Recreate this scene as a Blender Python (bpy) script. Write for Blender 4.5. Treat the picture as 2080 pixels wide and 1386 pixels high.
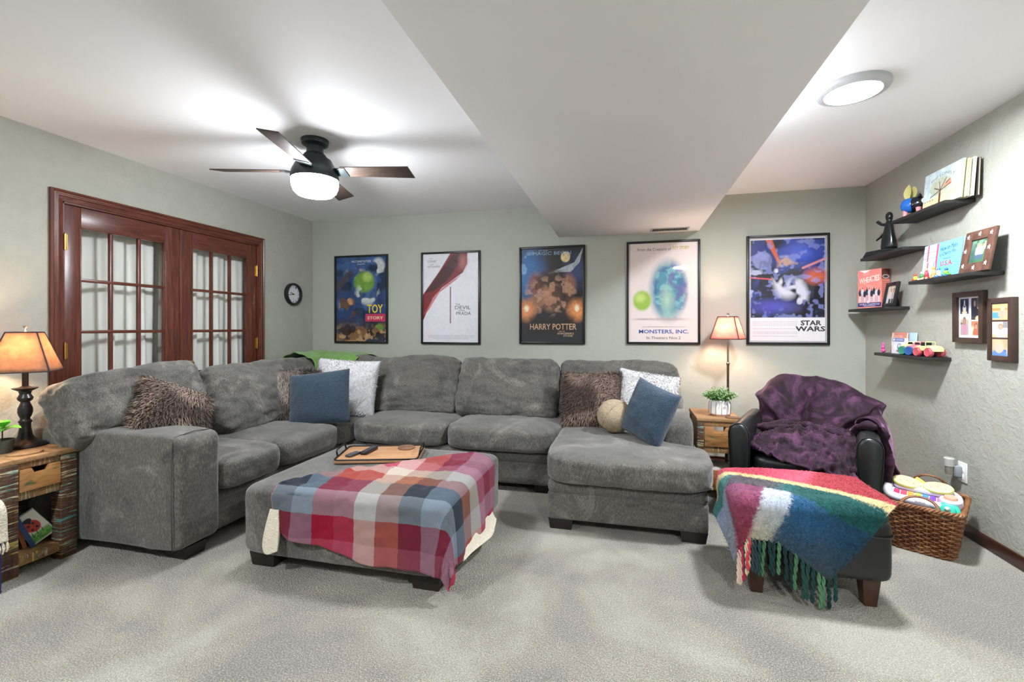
import bpy, bmesh, math, random
import numpy as np
from mathutils import Vector, Matrix, noise as mnoise
random.seed(7); np.random.seed(7)
for o in list(bpy.data.objects): bpy.data.objects.remove(o, do_unlink=True)
SC = bpy.context.scene
C = SC.collection
PI = math.pi
R = math.radians

# ------------------------------------------------------------------ camera
F_PX = 935.0
YAW = math.atan(233 / 935.0)
CAMH = 1.238
cd = bpy.data.cameras.new('camera'); cam = bpy.data.objects.new('camera', cd); C.objects.link(cam)
cam.location = (0, 0, CAMH); cam.rotation_euler = (PI / 2, 0, YAW)
cd.sensor_width = 36.0; cd.lens = F_PX / 2080 * 36; cd.shift_y = -27 / 2080.0
cd.clip_start = 0.02; cd.clip_end = 60
SC.camera = cam

# ------------------------------------------------------------------ world, exposure
w = bpy.data.worlds.new('world'); SC.world = w; w.use_nodes = True
w.node_tree.nodes['Background'].inputs[0].default_value = (0.8, 0.85, 0.9, 1)
w.node_tree.nodes['Background'].inputs[1].default_value = 0.15
vs = SC.view_settings
vs.view_transform = 'Standard'; vs.look = 'None'; vs.gamma = 1.0; vs.use_curve_mapping = False
vs.exposure = 4.15
FAN_GLOW = 9.0      # emission of the fan's glass shade
DISC_GLOW = 35.0     # emission of the flush ceiling lights
LAMP_L = 4.2        # watts, bulb of the table lamp
LAMP_R = 7.0        # watts, bulb of the floor lamp

# ------------------------------------------------------------------ materials
def s2l(c):
    if isinstance(c, str):
        c = c.lstrip('#'); c = [int(c[i:i + 2], 16) for i in (0, 2, 4)]
    return tuple(((v / 255) / 12.92 if v / 255 <= .04045 else ((v / 255 + .055) / 1.055) ** 2.4) for v in c)
def rgba(c): return (*s2l(c), 1)
class NT:
    def __init__(s, name):
        s.m = bpy.data.materials.new(name); s.m.use_nodes = True
        s.t = s.m.node_tree; s.n = s.t.nodes; s.b = s.n['Principled BSDF']; s.out = s.n['Material Output']
        s.co = None
    def add(s, typ, **kw):
        n = s.n.new(typ)
        for k, v in kw.items(): setattr(n, k, v)
        return n
    def link(s, a, b): s.t.links.new(a, b)
    def coord(s, scale=(1, 1, 1), kind='Object', rot=(0, 0, 0)):
        tc = s.add('ShaderNodeTexCoord'); mp = s.add('ShaderNodeMapping')
        mp.inputs['Scale'].default_value = scale; mp.inputs['Rotation'].default_value = rot
        s.link(tc.outputs[kind], mp.inputs['Vector']); return mp.outputs['Vector']
    def noise(s, vec, scale, detail=4, rough=.55, dist=0):
        n = s.add('ShaderNodeTexNoise'); n.inputs['Scale'].default_value = scale
        n.inputs['Detail'].default_value = detail; n.inputs['Roughness'].default_value = rough
        n.inputs['Distortion'].default_value = dist
        s.link(vec, n.inputs['Vector']); return n.outputs['Fac']
    def voro(s, vec, scale, feature='F1'):
        n = s.add('ShaderNodeTexVoronoi', feature=feature); n.inputs['Scale'].default_value = scale
        s.link(vec, n.inputs['Vector']); return n.outputs['Distance']
    def ramp(s, fac, stops, interp='LINEAR'):
        n = s.add('ShaderNodeValToRGB'); cr = n.color_ramp; cr.interpolation = interp
        while len(cr.elements) > 1: cr.elements.remove(cr.elements[-1])
        cr.elements[0].position = stops[0][0]; cr.elements[0].color = rgba(stops[0][1])
        for p, c in stops[1:]:
            e = cr.elements.new(p); e.color = rgba(c)
        s.link(fac, n.inputs['Fac']); return n.outputs['Color']
    def mix(s, fac, a, b, mode='MIX'):
        n = s.add('ShaderNodeMix', data_type='RGBA', blend_type=mode)
        if isinstance(fac, (int, float)): n.inputs[0].default_value = fac
        else: s.link(fac, n.inputs[0])
        for v, i in ((a, 6), (b, 7)):
            if isinstance(v, (str, tuple, list)): n.inputs[i].default_value = rgba(v)
            else: s.link(v, n.inputs[i])
        return n.outputs[2]
    def math(s, op, a, b=0.0, clamp=False):
        n = s.add('ShaderNodeMath', operation=op); n.use_clamp = clamp
        for v, i in ((a, 0), (b, 1)):
            if isinstance(v, (int, float)): n.inputs[i].default_value = v
            else: s.link(v, n.inputs[i])
        return n.outputs[0]
    def bump(s, h, strength=.5, dist=.003, prev=None):
        n = s.add('ShaderNodeBump'); n.inputs['Strength'].default_value = strength; n.inputs['Distance'].default_value = dist
        s.link(h, n.inputs['Height'])
        if prev is not None: s.link(prev, n.inputs['Normal'])
        s.link(n.outputs['Normal'], s.b.inputs['Normal']); return n.outputs['Normal']
    def base(s, c):
        if isinstance(c, (str, tuple, list)): s.b.inputs['Base Color'].default_value = rgba(c)
        else: s.link(c, s.b.inputs['Base Color'])
    def set(s, **kw):
        names = dict(rough='Roughness', metal='Metallic', spec='Specular IOR Level', sheen='Sheen Weight', sheenr='Sheen Roughness', coat='Coat Weight', coatr='Coat Roughness', alpha='Alpha', trans='Transmission Weight', ior='IOR')
        for k, v in kw.items(): s.b.inputs[names[k]].default_value = v
        return s
MATS = {}
def simple(name, col, rough=.5, metal=0, c2=None, scale=12, stretch=(1, 1, 1), bump=0, bscale=120, bdist=.002, **kw):
    if name in MATS: return MATS[name]
    t = NT(name); t.set(rough=rough, metal=metal, **kw)
    if c2: 
        v = t.coord(stretch); t.base(t.ramp(t.noise(v, scale, 5, .6), [(.3, col), (.7, c2)]))
    else: t.base(col)
    if bump: t.bump(t.noise(t.coord(), bscale, 3), bump, bdist)
    MATS[name] = t.m; return t.m

def m_wall(name, col, col2, strength, scale):
    t = NT(name); v = t.coord()
    n1 = t.noise(v, scale, 6, .62, .8); n2 = t.noise(v, scale * .35, 3)
    t.base(t.ramp(n2, [(.3, col), (.7, col2)]))
    h = t.math('ADD', t.ramp(n1, [(.44, '000000'), (.60, 'ffffff')]), t.math('MULTIPLY', t.noise(v, scale * 3.5, 5, .65), .7))
    t.set(rough=.62, spec=.35); t.bump(h, strength, .007); return t.m
M_WALLB = m_wall('wall_paint_smooth', 'aeb1a6', 'b2b5aa', .12, 9)
M_WALLT = m_wall('wall_paint_textured', 'a9aa9f', 'aeafa4', .34, 26)
t = NT('ceiling_paint'); v = t.coord(); t.base(t.ramp(t.noise(v, 1.2, 3), [(.35, 'f3f3f4'), (.65, 'f7f7f8')])); t.set(rough=.7, spec=.25)
t.bump(t.noise(v, 40, 4), .05, .003); M_CEIL = t.m
t = NT('carpet'); v = t.coord()
big = t.noise(v, 1.5, 3, .55, .4); mid = t.noise(v, 9, 3); fine = t.noise(v, 190, 2, .7); cell = t.voro(v, 150)
c1 = t.ramp(big, [(.38, 'b4afa4'), (.5, 'c4c0b5'), (.62, 'd3d0c7')])
c2 = t.ramp(fine, [(.30, '3a3936'), (.5, '8c8a86'), (.70, 'f0efec')])
t.base(t.mix(.72, c1, c2, 'OVERLAY')); t.set(rough=.95, spec=.1, sheen=.25)
hh = t.math('ADD', t.math('MULTIPLY', cell, .8), t.math('ADD', fine, t.math('MULTIPLY', mid, .6)))
t.bump(hh, 1.0, .014); M_CARPET = t.m
def m_fabric(name, dark, mid_, light, sc=2.4, bump=.35, streak=True):
    t = NT(name); v = t.coord(); big = t.noise(v, sc, 6, .66, 1.4)
    vv = t.coord((230, 230, 55)); st = t.noise(vv, 1.0, 3, .65)
    c1 = t.ramp(big, [(.34, dark), (.48, mid_), (.54, mid_), (.66, light)])
    c2 = t.ramp(st, [(.32, '404040'), (.5, '808080'), (.68, 'c4c4c4')])
    t.base(t.mix(.70, c1, c2, 'OVERLAY')); t.set(rough=.82, spec=.2, sheen=.35, sheenr=.45)
    t.bump(t.math('ADD', st, t.noise(v, 240, 2)), bump, .002); return t.m
M_SOFA = m_fabric('sofa_chenille', '565550', '74726b', '97948b')
M_SHERPA = simple('cream_sherpa', 'e6dfcd', .95, c2='d6ccb6', scale=60, bump=.9, bscale=110, bdist=.008)
M_BLACKWOOD = simple('dark_foot_wood', '1c1613', .5, c2='2a201b', scale=8)
t = NT('leather_black'); v = t.coord(); t.base(t.ramp(t.noise(v, 3, 4), [(.3, '111313'), (.7, '1a1c1c')])); t.set(rough=.36, spec=.5)
t.bump(t.voro(v, 260), .12, .001); M_LEATHER = t.m
M_CHAIRLEG = simple('chair_leg_wood', '4c2f22', .4, c2='33201a', scale=5, stretch=(8, 8, 1))
def m_wood(name, a, b, c=None, stretch=(26, 26, 1.6), scale=2.4, rough=.4, bump=.2, coat=0):
    t = NT(name); v = t.coord(stretch); n = t.noise(v, scale, 6, .62, 1.2)
    stops = [(.3, a), (.68, b)] if c is None else [(.25, a), (.5, b), (.72, c)]
    t.base(t.ramp(n, stops)); t.set(rough=rough, coat=coat, coatr=.25); t.bump(n, bump, .0015); return t.m
M_DOORV = m_wood('door_wood_upright', '2a110c', '592a1b', '76402e', rough=.34, coat=.2)
M_DOORH = m_wood('door_wood_level', '2a110c', '592a1b', '76402e', stretch=(26, 1.6, 26), rough=.34, coat=.2)
M_BASEB = m_wood('baseboard_wood', '33190f', '4c2718', stretch=(10, 1.2, 10), rough=.35)
def m_reclaimed(name, stretch, seed, amount=.55, tone=('3a261c', '7a5434', '9c7148')):
    t = NT(name); v = t.coord(stretch); v2 = t.coord()
    n = t.noise(v, 2.0, 6, .65, 1.0)
    wood = t.ramp(n, [(.25, tone[0]), (.5, tone[1]), (.75, tone[2])])
    mp = t.coord((1, 1, 1)); pick = t.noise(mp, 5 + seed, 3)
    paint = t.ramp(pick, [(.36, '4d9a93'), (.46, 'd9cfa4'), (.54, 'c2b04a'), (.64, '3d5f45'), (.75, 'e6e0cf')])
    sv = t.coord(tuple(3.0 if s_ > 5 else 60.0 for s_ in stretch)); chip = t.noise(sv, 1.7, 5, .75)
    fac = t.ramp(chip, [(.60 - .12 * amount, '000000'), (.66 - .10 * amount, 'ffffff')])
    t.base(t.mix(fac, wood, paint)); t.set(rough=.55, spec=.4)
    t.bump(t.math('ADD', n, chip), .35, .002); return t.m
M_RECV = m_reclaimed('reclaimed_wood_upright', (16, 16, 1.4), 1, .50, ('2b1c16', '4f3526', '6a4930'))
M_RECX = m_reclaimed('reclaimed_wood_rail', (1.4, 16, 16), 3, .50, ('5a3b26', '8a6440', 'a67c50'))
M_RECY = m_reclaimed('reclaimed_wood_rail_b', (16, 1.4, 16), 3, .50, ('5a3b26', '8a6440', 'a67c50'))
M_RECTOP = m_reclaimed('reclaimed_wood_top', (2, 12, 16), 6, .12, ('6e4f35', '9c7650', 'b08a63'))
def m_drawer(name, stretch):
    t = NT(name); v = t.coord(stretch); n = t.noise(v, 2.2, 5, .6, 1.4)
    wood = t.ramp(n, [(.25, '7d5230'), (.5, 'a87645'), (.75, 'bd8e5c')])
    p = t.noise(t.coord((5, 5, 16)), 1.4, 4, .7); fac = t.ramp(p, [(.56, '000000'), (.66, 'ffffff')])
    t.base(t.mix(fac, wood, '4a5a36')); t.set(rough=.45); t.bump(n, .2, .0015); return t.m
M_DRAWERY = m_drawer('drawer_wood', (12, 1.6, 12)); M_DRAWERX = m_drawer('drawer_wood_b', (1.6, 12, 12))
M_BRASS = simple('brass', 'c9a25a', .3, 1)
M_STEEL = simple('brushed_steel', 'a9a39b', .28, 1)
M_BLACKMETAL = simple('black_metal', '1b1d1c', .45, .4)
M_LAMPBASE = simple('lamp_base_dark', '262427', .3, .3, c2='34302f', scale=10)
M_FANDARK = simple('fan_dark_metal', '2b3436', .38, .35)
M_FRAMEBLK = simple('frame_black', '171819', .38, spec=.5)
M_FRAMEBRN = simple('frame_brown', '352620', .42, c2='46332a', scale=6)
M_SHELF = simple('shelf_black', '1d1d1c', .5, c2='2a2826', scale=5, stretch=(12, 1, 12))
M_WHITE = simple('white_plastic', 'ececea', .4)
M_TRIMWHITE = simple('white_enamel', 'b9babc', .45)
M_DARK = simple('void_dark', '141414', .9)
M_MATBOARD = simple('white_mat_board', 'eef0f6', .8)
def emis(name, col, s):
    t = NT(name); e = t.add('ShaderNodeEmission'); e.inputs[0].default_value = rgba(col); e.inputs[1].default_value = s
    t.link(e.outputs[0], t.out.inputs[0]); return t.m
M_FANGLASS = emis('fan_glass_lit', 'f4f8ff', FAN_GLOW)
M_DISCGLASS = emis('disc_light_lit', 'f4f8ff', DISC_GLOW)
def m_thin_glass(name, tint='ffffff', gloss=.10):
    t = NT(name); tr = t.add('ShaderNodeBsdfTransparent'); tr.inputs[0].default_value = rgba(tint)
    gl = t.add('ShaderNodeBsdfGlossy'); gl.inputs['Roughness'].default_value = .03
    lw = t.add('ShaderNodeLayerWeight'); lw.inputs[0].default_value = .5
    fc = t.math('ADD', t.math('MULTIPLY', t.math('POWER', lw.outputs['Facing'], 4.0), .30), .018)
    mx = t.add('ShaderNodeMixShader'); t.link(fc, mx.inputs[0]); t.link(tr.outputs[0], mx.inputs[1]); t.link(gl.outputs[0], mx.inputs[2])
    t.link(mx.outputs[0], t.out.inputs[0]); return t.m
M_GLASS = m_thin_glass('pane_glass', 'ffffff')
def m_shade(name, col, tr=.5, dk=.72):
    t = NT(name); d = t.add('ShaderNodeBsdfDiffuse'); d.inputs[0].default_value = rgba(col)
    tl = t.add('ShaderNodeBsdfTranslucent'); tl.inputs[0].default_value = rgba(col)
    v = t.coord(); n = t.noise(v, 30, 4); cc = t.mix(n, col, tuple(int(int(col[i:i+2], 16) * dk) for i in (0, 2, 4)))
    t.link(cc, d.inputs[0]); t.link(cc, tl.inputs[0])
    mx = t.add('ShaderNodeMixShader'); mx.inputs[0].default_value = tr
    t.link(d.outputs[0], mx.inputs[1]); t.link(tl.outputs[0], mx.inputs[2]); t.link(mx.outputs[0], t.out.inputs[0]); return t.m
M_SHADEL = m_shade('shade_brown', 'c9a588', .55)
M_SHADER = m_shade('shade_rose', 'd8a49c', .55)
M_CURTAIN = m_shade('curtain_cloth', 'eceee6', .08, .98)
t = NT('print'); a = t.add('ShaderNodeAttribute'); a.attribute_name = 'Col'; t.base(a.outputs['Color']); t.set(rough=.42, spec=.4); M_PRINT = t.m
t = NT('print_glazed'); a = t.add('ShaderNodeAttribute'); a.attribute_name = 'Col'; t.base(a.outputs['Color']); t.set(rough=.5, spec=.4, coat=.55, coatr=.06); M_GLAZED = t.m
t = NT('fur'); a = t.add('ShaderNodeAttribute'); a.attribute_name = 'Col'; t.base(a.outputs['Color']); t.set(rough=.75, spec=.25, sheen=.2); M_FUR = t.m

# ------------------------------------------------------------------ mesh helpers
class MB:
    def __init__(s): s.v = []; s.f = []
    def add(s, vs, fs, M=None):
        b = len(s.v)
        for p in vs:
            p = Vector(p)
            if M is not None: p = M @ p
            s.v.append((p.x, p.y, p.z))
        s.f += [tuple(i + b for i in f) for f in fs]; return s
    def bm(s, bm, M=None):
        bm.verts.index_update()
        s.add([v.co[:] for v in bm.verts], [[v.index for v in f.verts] for f in bm.faces], M); bm.free(); return s
    def box(s, x0, x1, y0, y1, z0, z1, bev=0, seg=2, M=None):
        bm = bmesh.new(); bmesh.ops.create_cube(bm, size=1)
        for v in bm.verts: v.co = Vector(((x0 + x1) / 2 + v.co.x * (x1 - x0), (y0 + y1) / 2 + v.co.y * (y1 - y0), (z0 + z1) / 2 + v.co.z * (z1 - z0)))
        if bev: bmesh.ops.bevel(bm, geom=bm.edges[:], offset=bev, segments=seg, affect='EDGES', profile=.5)
        return s.bm(bm, M)
    def lathe(s, prof, n=32, c=(0, 0, 0), M=None, cap=True):
        vs = []; fs = []
        for r, z in prof:
            for i in range(n): a = 2 * PI * i / n; vs.append((c[0] + r * math.cos(a), c[1] + r * math.sin(a), c[2] + z))
        for k in range(len(prof) - 1):
            for i in range(n):
                j = (i + 1) % n; fs.append((k * n + i, k * n + j, (k + 1) * n + j, (k + 1) * n + i))
        if cap:
            fs.append(tuple(range(n))[::-1]); fs.append(tuple(range((len(prof) - 1) * n, len(prof) * n)))
        return s.add(vs, fs, M)
    def tube(s, pts, r, n=8, closed=False, M=None):
        pts = [Vector(p) for p in pts]; m = len(pts); vs = []; fs = []
        rr = r if isinstance(r, (list, tuple)) else [r] * m
        prev = None
        for i, p in enumerate(pts):
            if closed: tg = pts[(i + 1) % m] - pts[i - 1]
            else: tg = pts[min(i + 1, m - 1)] - pts[max(i - 1, 0)]
            tg.normalize()
            if prev is None:
                up = Vector((0, 0, 1)) if abs(tg.z) < .9 else Vector((1, 0, 0)); a = tg.cross(up).normalized()
            else: a = (prev - tg * prev.dot(tg)).normalized()
            prev = a; b = tg.cross(a)
            for k in range(n): q = 2 * PI * k / n; vs.append(p + (a * math.cos(q) + b * math.sin(q)) * rr[i])
        for i in range(m if closed else m - 1):
            j = (i + 1) % m
            for k in range(n): l = (k + 1) % n; fs.append((i * n + k, i * n + l, j * n + l, j * n + k))
        if not closed: fs.append(tuple(range(n))[::-1]); fs.append(tuple(range((m - 1) * n, m * n)))
        return s.add(vs, fs, M)
    def prism(s, poly, a0, a1, axis='y', M=None, bev=0):
        # poly in the two other axes, extruded from a0 to a1
        n = len(poly)
        def P(u, w_, a): return {'y': (u, a, w_), 'x': (a, u, w_), 'z': (u, w_, a)}[axis]
        bm = bmesh.new()
        A = [bm.verts.new(P(u, w_, a0)) for u, w_ in poly]; B = [bm.verts.new(P(u, w_, a1)) for u, w_ in poly]
        bm.faces.new(A); bm.faces.new(B[::-1])
        for i in range(n): bm.faces.new((A[i], B[i], B[(i + 1) % n], A[(i + 1) % n]))
        bmesh.ops.recalc_face_normals(bm, faces=bm.faces[:])
        if bev:
            es = [e for e in bm.edges if (e.verts[0] in A) == (e.verts[1] in A)]
            bmesh.ops.bevel(bm, geom=es, offset=bev, segments=2, affect='EDGES', profile=.5)
        return s.bm(bm, M)
    def grid(s, P, M=None, wrap_u=False):
        nu, nv = P.shape[:2]; fs = []
        for i in range(nu if wrap_u else nu - 1):
            k = (i + 1) % nu
            for j in range(nv - 1): fs.append((i * nv + j, k * nv + j, k * nv + j + 1, i * nv + j + 1))
        return s.add([tuple(p) for p in P.reshape(-1, 3)], fs, M)
    def build(s, name, mat, parent=None, world=False, smooth=40, mats=None):
        return mk(name, s.v, s.f, mat, parent, world, smooth, mats)
def mk(name, v, f, mat, parent=None, world=False, smooth=40, mats=None):
    me = bpy.data.meshes.new(name)
    if world and parent is not None:
        L = parent.location; v = [(p[0] - L.x, p[1] - L.y, p[2] - L.z) for p in v]
    me.from_pydata([tuple(p) for p in v], [], [tuple(q) for q in f]); me.validate()
    bm = bmesh.new(); bm.from_mesh(me); bmesh.ops.recalc_face_normals(bm, faces=bm.faces[:]); bm.to_mesh(me); bm.free()
    for m in (mats or [mat]): me.materials.append(m)
    if smooth:
        me.polygons.foreach_set('use_smooth', [True] * len(me.polygons))
        if smooth < 180: me.set_sharp_from_angle(angle=R(smooth))
    o = bpy.data.objects.new(name, me); C.objects.link(o)
    if parent is not None: o.parent = parent
    return o
def tag(o, label=None, cat=None, group=None, kind=None):
    if label: o['label'] = label
    if cat: o['category'] = cat
    if group: o['group'] = group
    if kind: o['kind'] = kind
    return o
def thing(name, label, cat, loc=(0, 0, 0), rotz=0, group=None, kind=None):
    o = bpy.data.objects.new(name, None); C.objects.link(o); o.empty_display_size = .05
    o.location = loc; o.rotation_euler = (0, 0, rotz); return tag(o, label, cat, group, kind)
def copy_tree(o, parent=None):
    c = o.copy(); C.objects.link(c); c.parent = parent
    for ch in list(o.children): copy_tree(ch, c)
    return c
def fbm(p, sc, seed=0, oct_=3):
    q = Vector((p[0] * sc + seed * 7.3, p[1] * sc - seed * 3.1, p[2] * sc + seed * 1.7))
    return mnoise.fractal(q, .6, 2.1, oct_)
def cushion_mesh(w, d, h, k=5.0, cuts=16, puff=(0, 0, 0), wr=.006, wsc=7, seed=0, stretch=(1, 1, 1), sag=0, ears=0.0):
    """rounded upholstery block: w,d,h full sizes, k squareness, puff bulge per axis"""
    bm = bmesh.new(); bmesh.ops.create_cube(bm, size=2)
    bmesh.ops.subdivide_edges(bm, edges=bm.edges[:], cuts=cuts, use_grid_fill=True)
    for v in bm.verts:
        p = v.co.copy(); x, y, z = [math.sin(c_ * PI / 2) * .35 + c_ * .65 for c_ in p]
        L = (abs(x) ** k + abs(y) ** k + abs(z) ** k) ** (1 / k); x, y, z = x / L, y / L, z / L
        x *= 1 + ears * abs(z) ** 5 * (1 - .0 * abs(y)); z *= 1 + ears * abs(x) ** 5
        ex = 1 + puff[0] * (1 - y * y) * (1 - z * z); ey = 1 + puff[1] * (1 - x * x) * (1 - z * z); ez = 1 + puff[2] * (1 - x * x) * (1 - y * y)
        q = Vector((x * w / 2 * ex, y * d / 2 * ey, z * h / 2 * ez))
        if sag and z > 0: q.z -= sag * (1 - x * x) * (1 - y * y)
        if wr:
            n = Vector((x, y, z)).normalized(); a = fbm((q.x * stretch[0], q.y * stretch[1], q.z * stretch[2]), wsc, seed)
            a2 = 1 - abs(fbm((q.x * stretch[0], q.y * stretch[1], q.z * stretch[2]), wsc * 1.7, seed + 9, 2)) * 2
            q += n * wr * (a + .5 * a2)
        v.co = q
    return bm
def pillow_arrays(w, h, T, n=34, pinch=.07, wr=.006, seed=0):
    u = np.linspace(-1, 1, n); U, V = np.meshgrid(u, u, indexing='ij')
    X = U * w / 2 * (1 - pinch * (1 - V ** 2)); Z = V * h / 2 * (1 - pinch * (1 - U ** 2))
    H = T / 2 * ((1 - np.abs(U) ** 2.6) * (1 - np.abs(V) ** 2.6)).clip(0) ** .45
    N = np.zeros_like(H)
    for i in range(n):
        for j in range(n): N[i, j] = fbm((X[i, j], 0, Z[i, j]), 9, seed)
    H1 = H + wr * N * (H > 0); H2 = -H + wr * N * (H > 0)
    return X, Z, H1, H2
def pillow(name, label, cat, mat, w, h, T, loc, rot, group=None, pinch=.07, seed=0, wr=.006):
    X, Z, A, B = pillow_arrays(w, h, T, 34, pinch, wr, seed)
    mb = MB(); mb.grid(np.stack([X, -A, Z], -1)); mb.grid(np.stack([X, -B, Z], -1)[::-1])
    o = mb.build(name, mat, None, smooth=180)
    bm = bmesh.new(); bm.from_mesh(o.data); bmesh.ops.remove_doubles(bm, verts=bm.verts[:], dist=.0006); bmesh.ops.recalc_face_normals(bm, faces=bm.faces[:]); bm.to_mesh(o.data); bm.free()
    o.location = loc; o.rotation_euler = [R(a) for a in rot]; tag(o, label, cat, group); return o
def fur(parent, count, length, cols, comb=(0, 0, -1), width=.0022, seed=1, lift=.55, name='fur', patch=0.0, pcol=None):
    me = parent.data; rng = np.random.default_rng(seed); me.calc_loop_triangles()
    nv = len(me.vertices); co = np.empty(nv * 3); me.vertices.foreach_get('co', co); co = co.reshape(-1, 3)
    no = np.empty(nv * 3); me.vertices.foreach_get('normal', no); no = no.reshape(-1, 3)
    tr = np.empty(len(me.loop_triangles) * 3, int); me.loop_triangles.foreach_get('vertices', tr); tr = tr.reshape(-1, 3)
    a = np.linalg.norm(np.cross(co[tr[:, 1]] - co[tr[:, 0]], co[tr[:, 2]] - co[tr[:, 0]]), axis=1); a /= a.sum()
    t = rng.choice(len(tr), count, p=a); b = rng.random((count, 2)); sw = b.sum(1) > 1; b[sw] = 1 - b[sw]
    w_ = np.stack([1 - b.sum(1), b[:, 0], b[:, 1]], 1)
    P = (co[tr[t]] * w_[..., None]).sum(1); N = (no[tr[t]] * w_[..., None]).sum(1); N /= np.linalg.norm(N, axis=1, keepdims=True) + 1e-9
    N[(N[:, 1] * P[:, 1]) < 0] *= -1
    swirl = np.stack([np.sin(P[:, 2] * 13 + seed) + np.sin(P[:, 0] * 9 + seed * 2), P[:, 0] * 0, np.cos(P[:, 0] * 11 + seed)], 1) * .45
    D = N * lift + np.array(comb)[None] * .6 + swirl + rng.normal(0, .28, (count, 3)); D /= np.linalg.norm(D, axis=1, keepdims=True)
    dn = (D * N).sum(1, keepdims=True); D = np.where(dn < .15, D + N * (.2 - dn), D)
    S = np.cross(D, N); S /= np.linalg.norm(S, axis=1, keepdims=True) + 1e-9
    Ls = length * (.6 + .8 * rng.random((count, 1)))
    p1 = P - S * width; p2 = P + S * width; m = P + D * Ls * .55; m1 = m - S * width * .8; m2 = m + S * width * .8
    tip = P + D * Ls * .9 + np.array(comb)[None] * Ls * .18 - N * Ls * .05
    V = np.stack([p1, p2, m2, m1, tip], 1).reshape(-1, 3)
    F = []
    for i in range(count): k = i * 5; F.append((k, k + 1, k + 2, k + 3)); F.append((k + 3, k + 2, k + 4))
    me2 = bpy.data.meshes.new(name); me2.from_pydata(V.tolist(), [], F); me2.materials.append(M_FUR)
    c0, c1, c2 = [np.array(s2l(c)) for c in cols]; k = rng.random((count, 1)); root = c0 * (1 - k) + c1 * k; k2 = rng.random((count, 1)); tipc = c1 * (1 - k2) + c2 * k2
    if pcol is not None:
        pc = np.array(s2l(pcol)); nn = np.array([mnoise.noise(Vector((p[0] * 6 + seed, p[1] * 6, p[2] * 6))) for p in P]); f = np.clip((nn + patch) * 2.5, 0, 1)[:, None]
        root = root * (1 - f) + pc * f * .8; tipc = tipc * (1 - f * .75) + pc * f * .75
    cc = np.ones((count, 5, 4)); cc[:, 0, :3] = root * .8; cc[:, 1, :3] = root * .8; cc[:, 2, :3] = (root + tipc) / 2; cc[:, 3, :3] = cc[:, 2, :3]; cc[:, 4, :3] = tipc
    at = me2.color_attributes.new('Col', 'FLOAT_COLOR', 'POINT'); at.data.foreach_set('color', cc.reshape(-1).tolist())
    me2.polygons.foreach_set('use_smooth', [True] * len(me2.polygons))
    o = bpy.data.objects.new(name, me2); C.objects.link(o); o.parent = parent; o['kind'] = 'stuff'; return o
def catmull(P, n):
    P = np.asarray(P, float); m = len(P); out = []
    for i in range(n):
        t_ = i / (n - 1) * (m - 1); k = min(int(t_), m - 2); f = t_ - k
        p0 = P[max(k - 1, 0)]; p1 = P[k]; p2 = P[k + 1]; p3 = P[min(k + 2, m - 1)]
        out.append(.5 * ((2 * p1) + (-p0 + p2) * f + (2 * p0 - 5 * p1 + 4 * p2 - p3) * f * f + (-p0 + 3 * p1 - 3 * p2 + p3) * f ** 3))
    return np.array(out)
def sheet(ctrl, nu, nv):
    A = np.array([catmull(r, nv) for r in np.asarray(ctrl, float)])
    return np.array([catmull(A[:, j], nu) for j in range(nv)]).transpose(1, 0, 2)
def grid_normals(P):
    du = np.gradient(P, axis=0); dv = np.gradient(P, axis=1); N = np.cross(du, dv); return N / (np.linalg.norm(N, axis=2, keepdims=True) + 1e-9)
def uvgrid(name, P, UV, mats, parent, thick=.006, world=True, offset=-1):
    """cloth grid with a UV map in metres, solidified; mats = [front, back]"""
    nu, nv = P.shape[:2]; fs = []
    for i in range(nu - 1):
        for j in range(nv - 1): fs.append((i * nv + j, (i + 1) * nv + j, (i + 1) * nv + j + 1, i * nv + j + 1))
    v = P.reshape(-1, 3)
    if world and parent is not None: v = v - np.array(parent.location)
    me = bpy.data.meshes.new(name); me.from_pydata(v.tolist(), [], fs)
    for m in mats: me.materials.append(m)
    if UV is not None:
        ul = me.uv_layers.new(name='UVMap'); li = np.empty(len(me.loops), int); me.loops.foreach_get('vertex_index', li)
        ul.data.foreach_set('uv', UV.reshape(-1, 2)[li].reshape(-1).tolist())
    me.polygons.foreach_set('use_smooth', [True] * len(me.polygons))
    o = bpy.data.objects.new(name, me); C.objects.link(o)
    if parent is not None: o.parent = parent
    if thick:
        sm = o.modifiers.new('thick', 'SOLIDIFY'); sm.thickness = thick; sm.offset = offset
        if len(mats) > 1: sm.material_offset = 1; sm.material_offset_rim = 1
    return o

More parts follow.
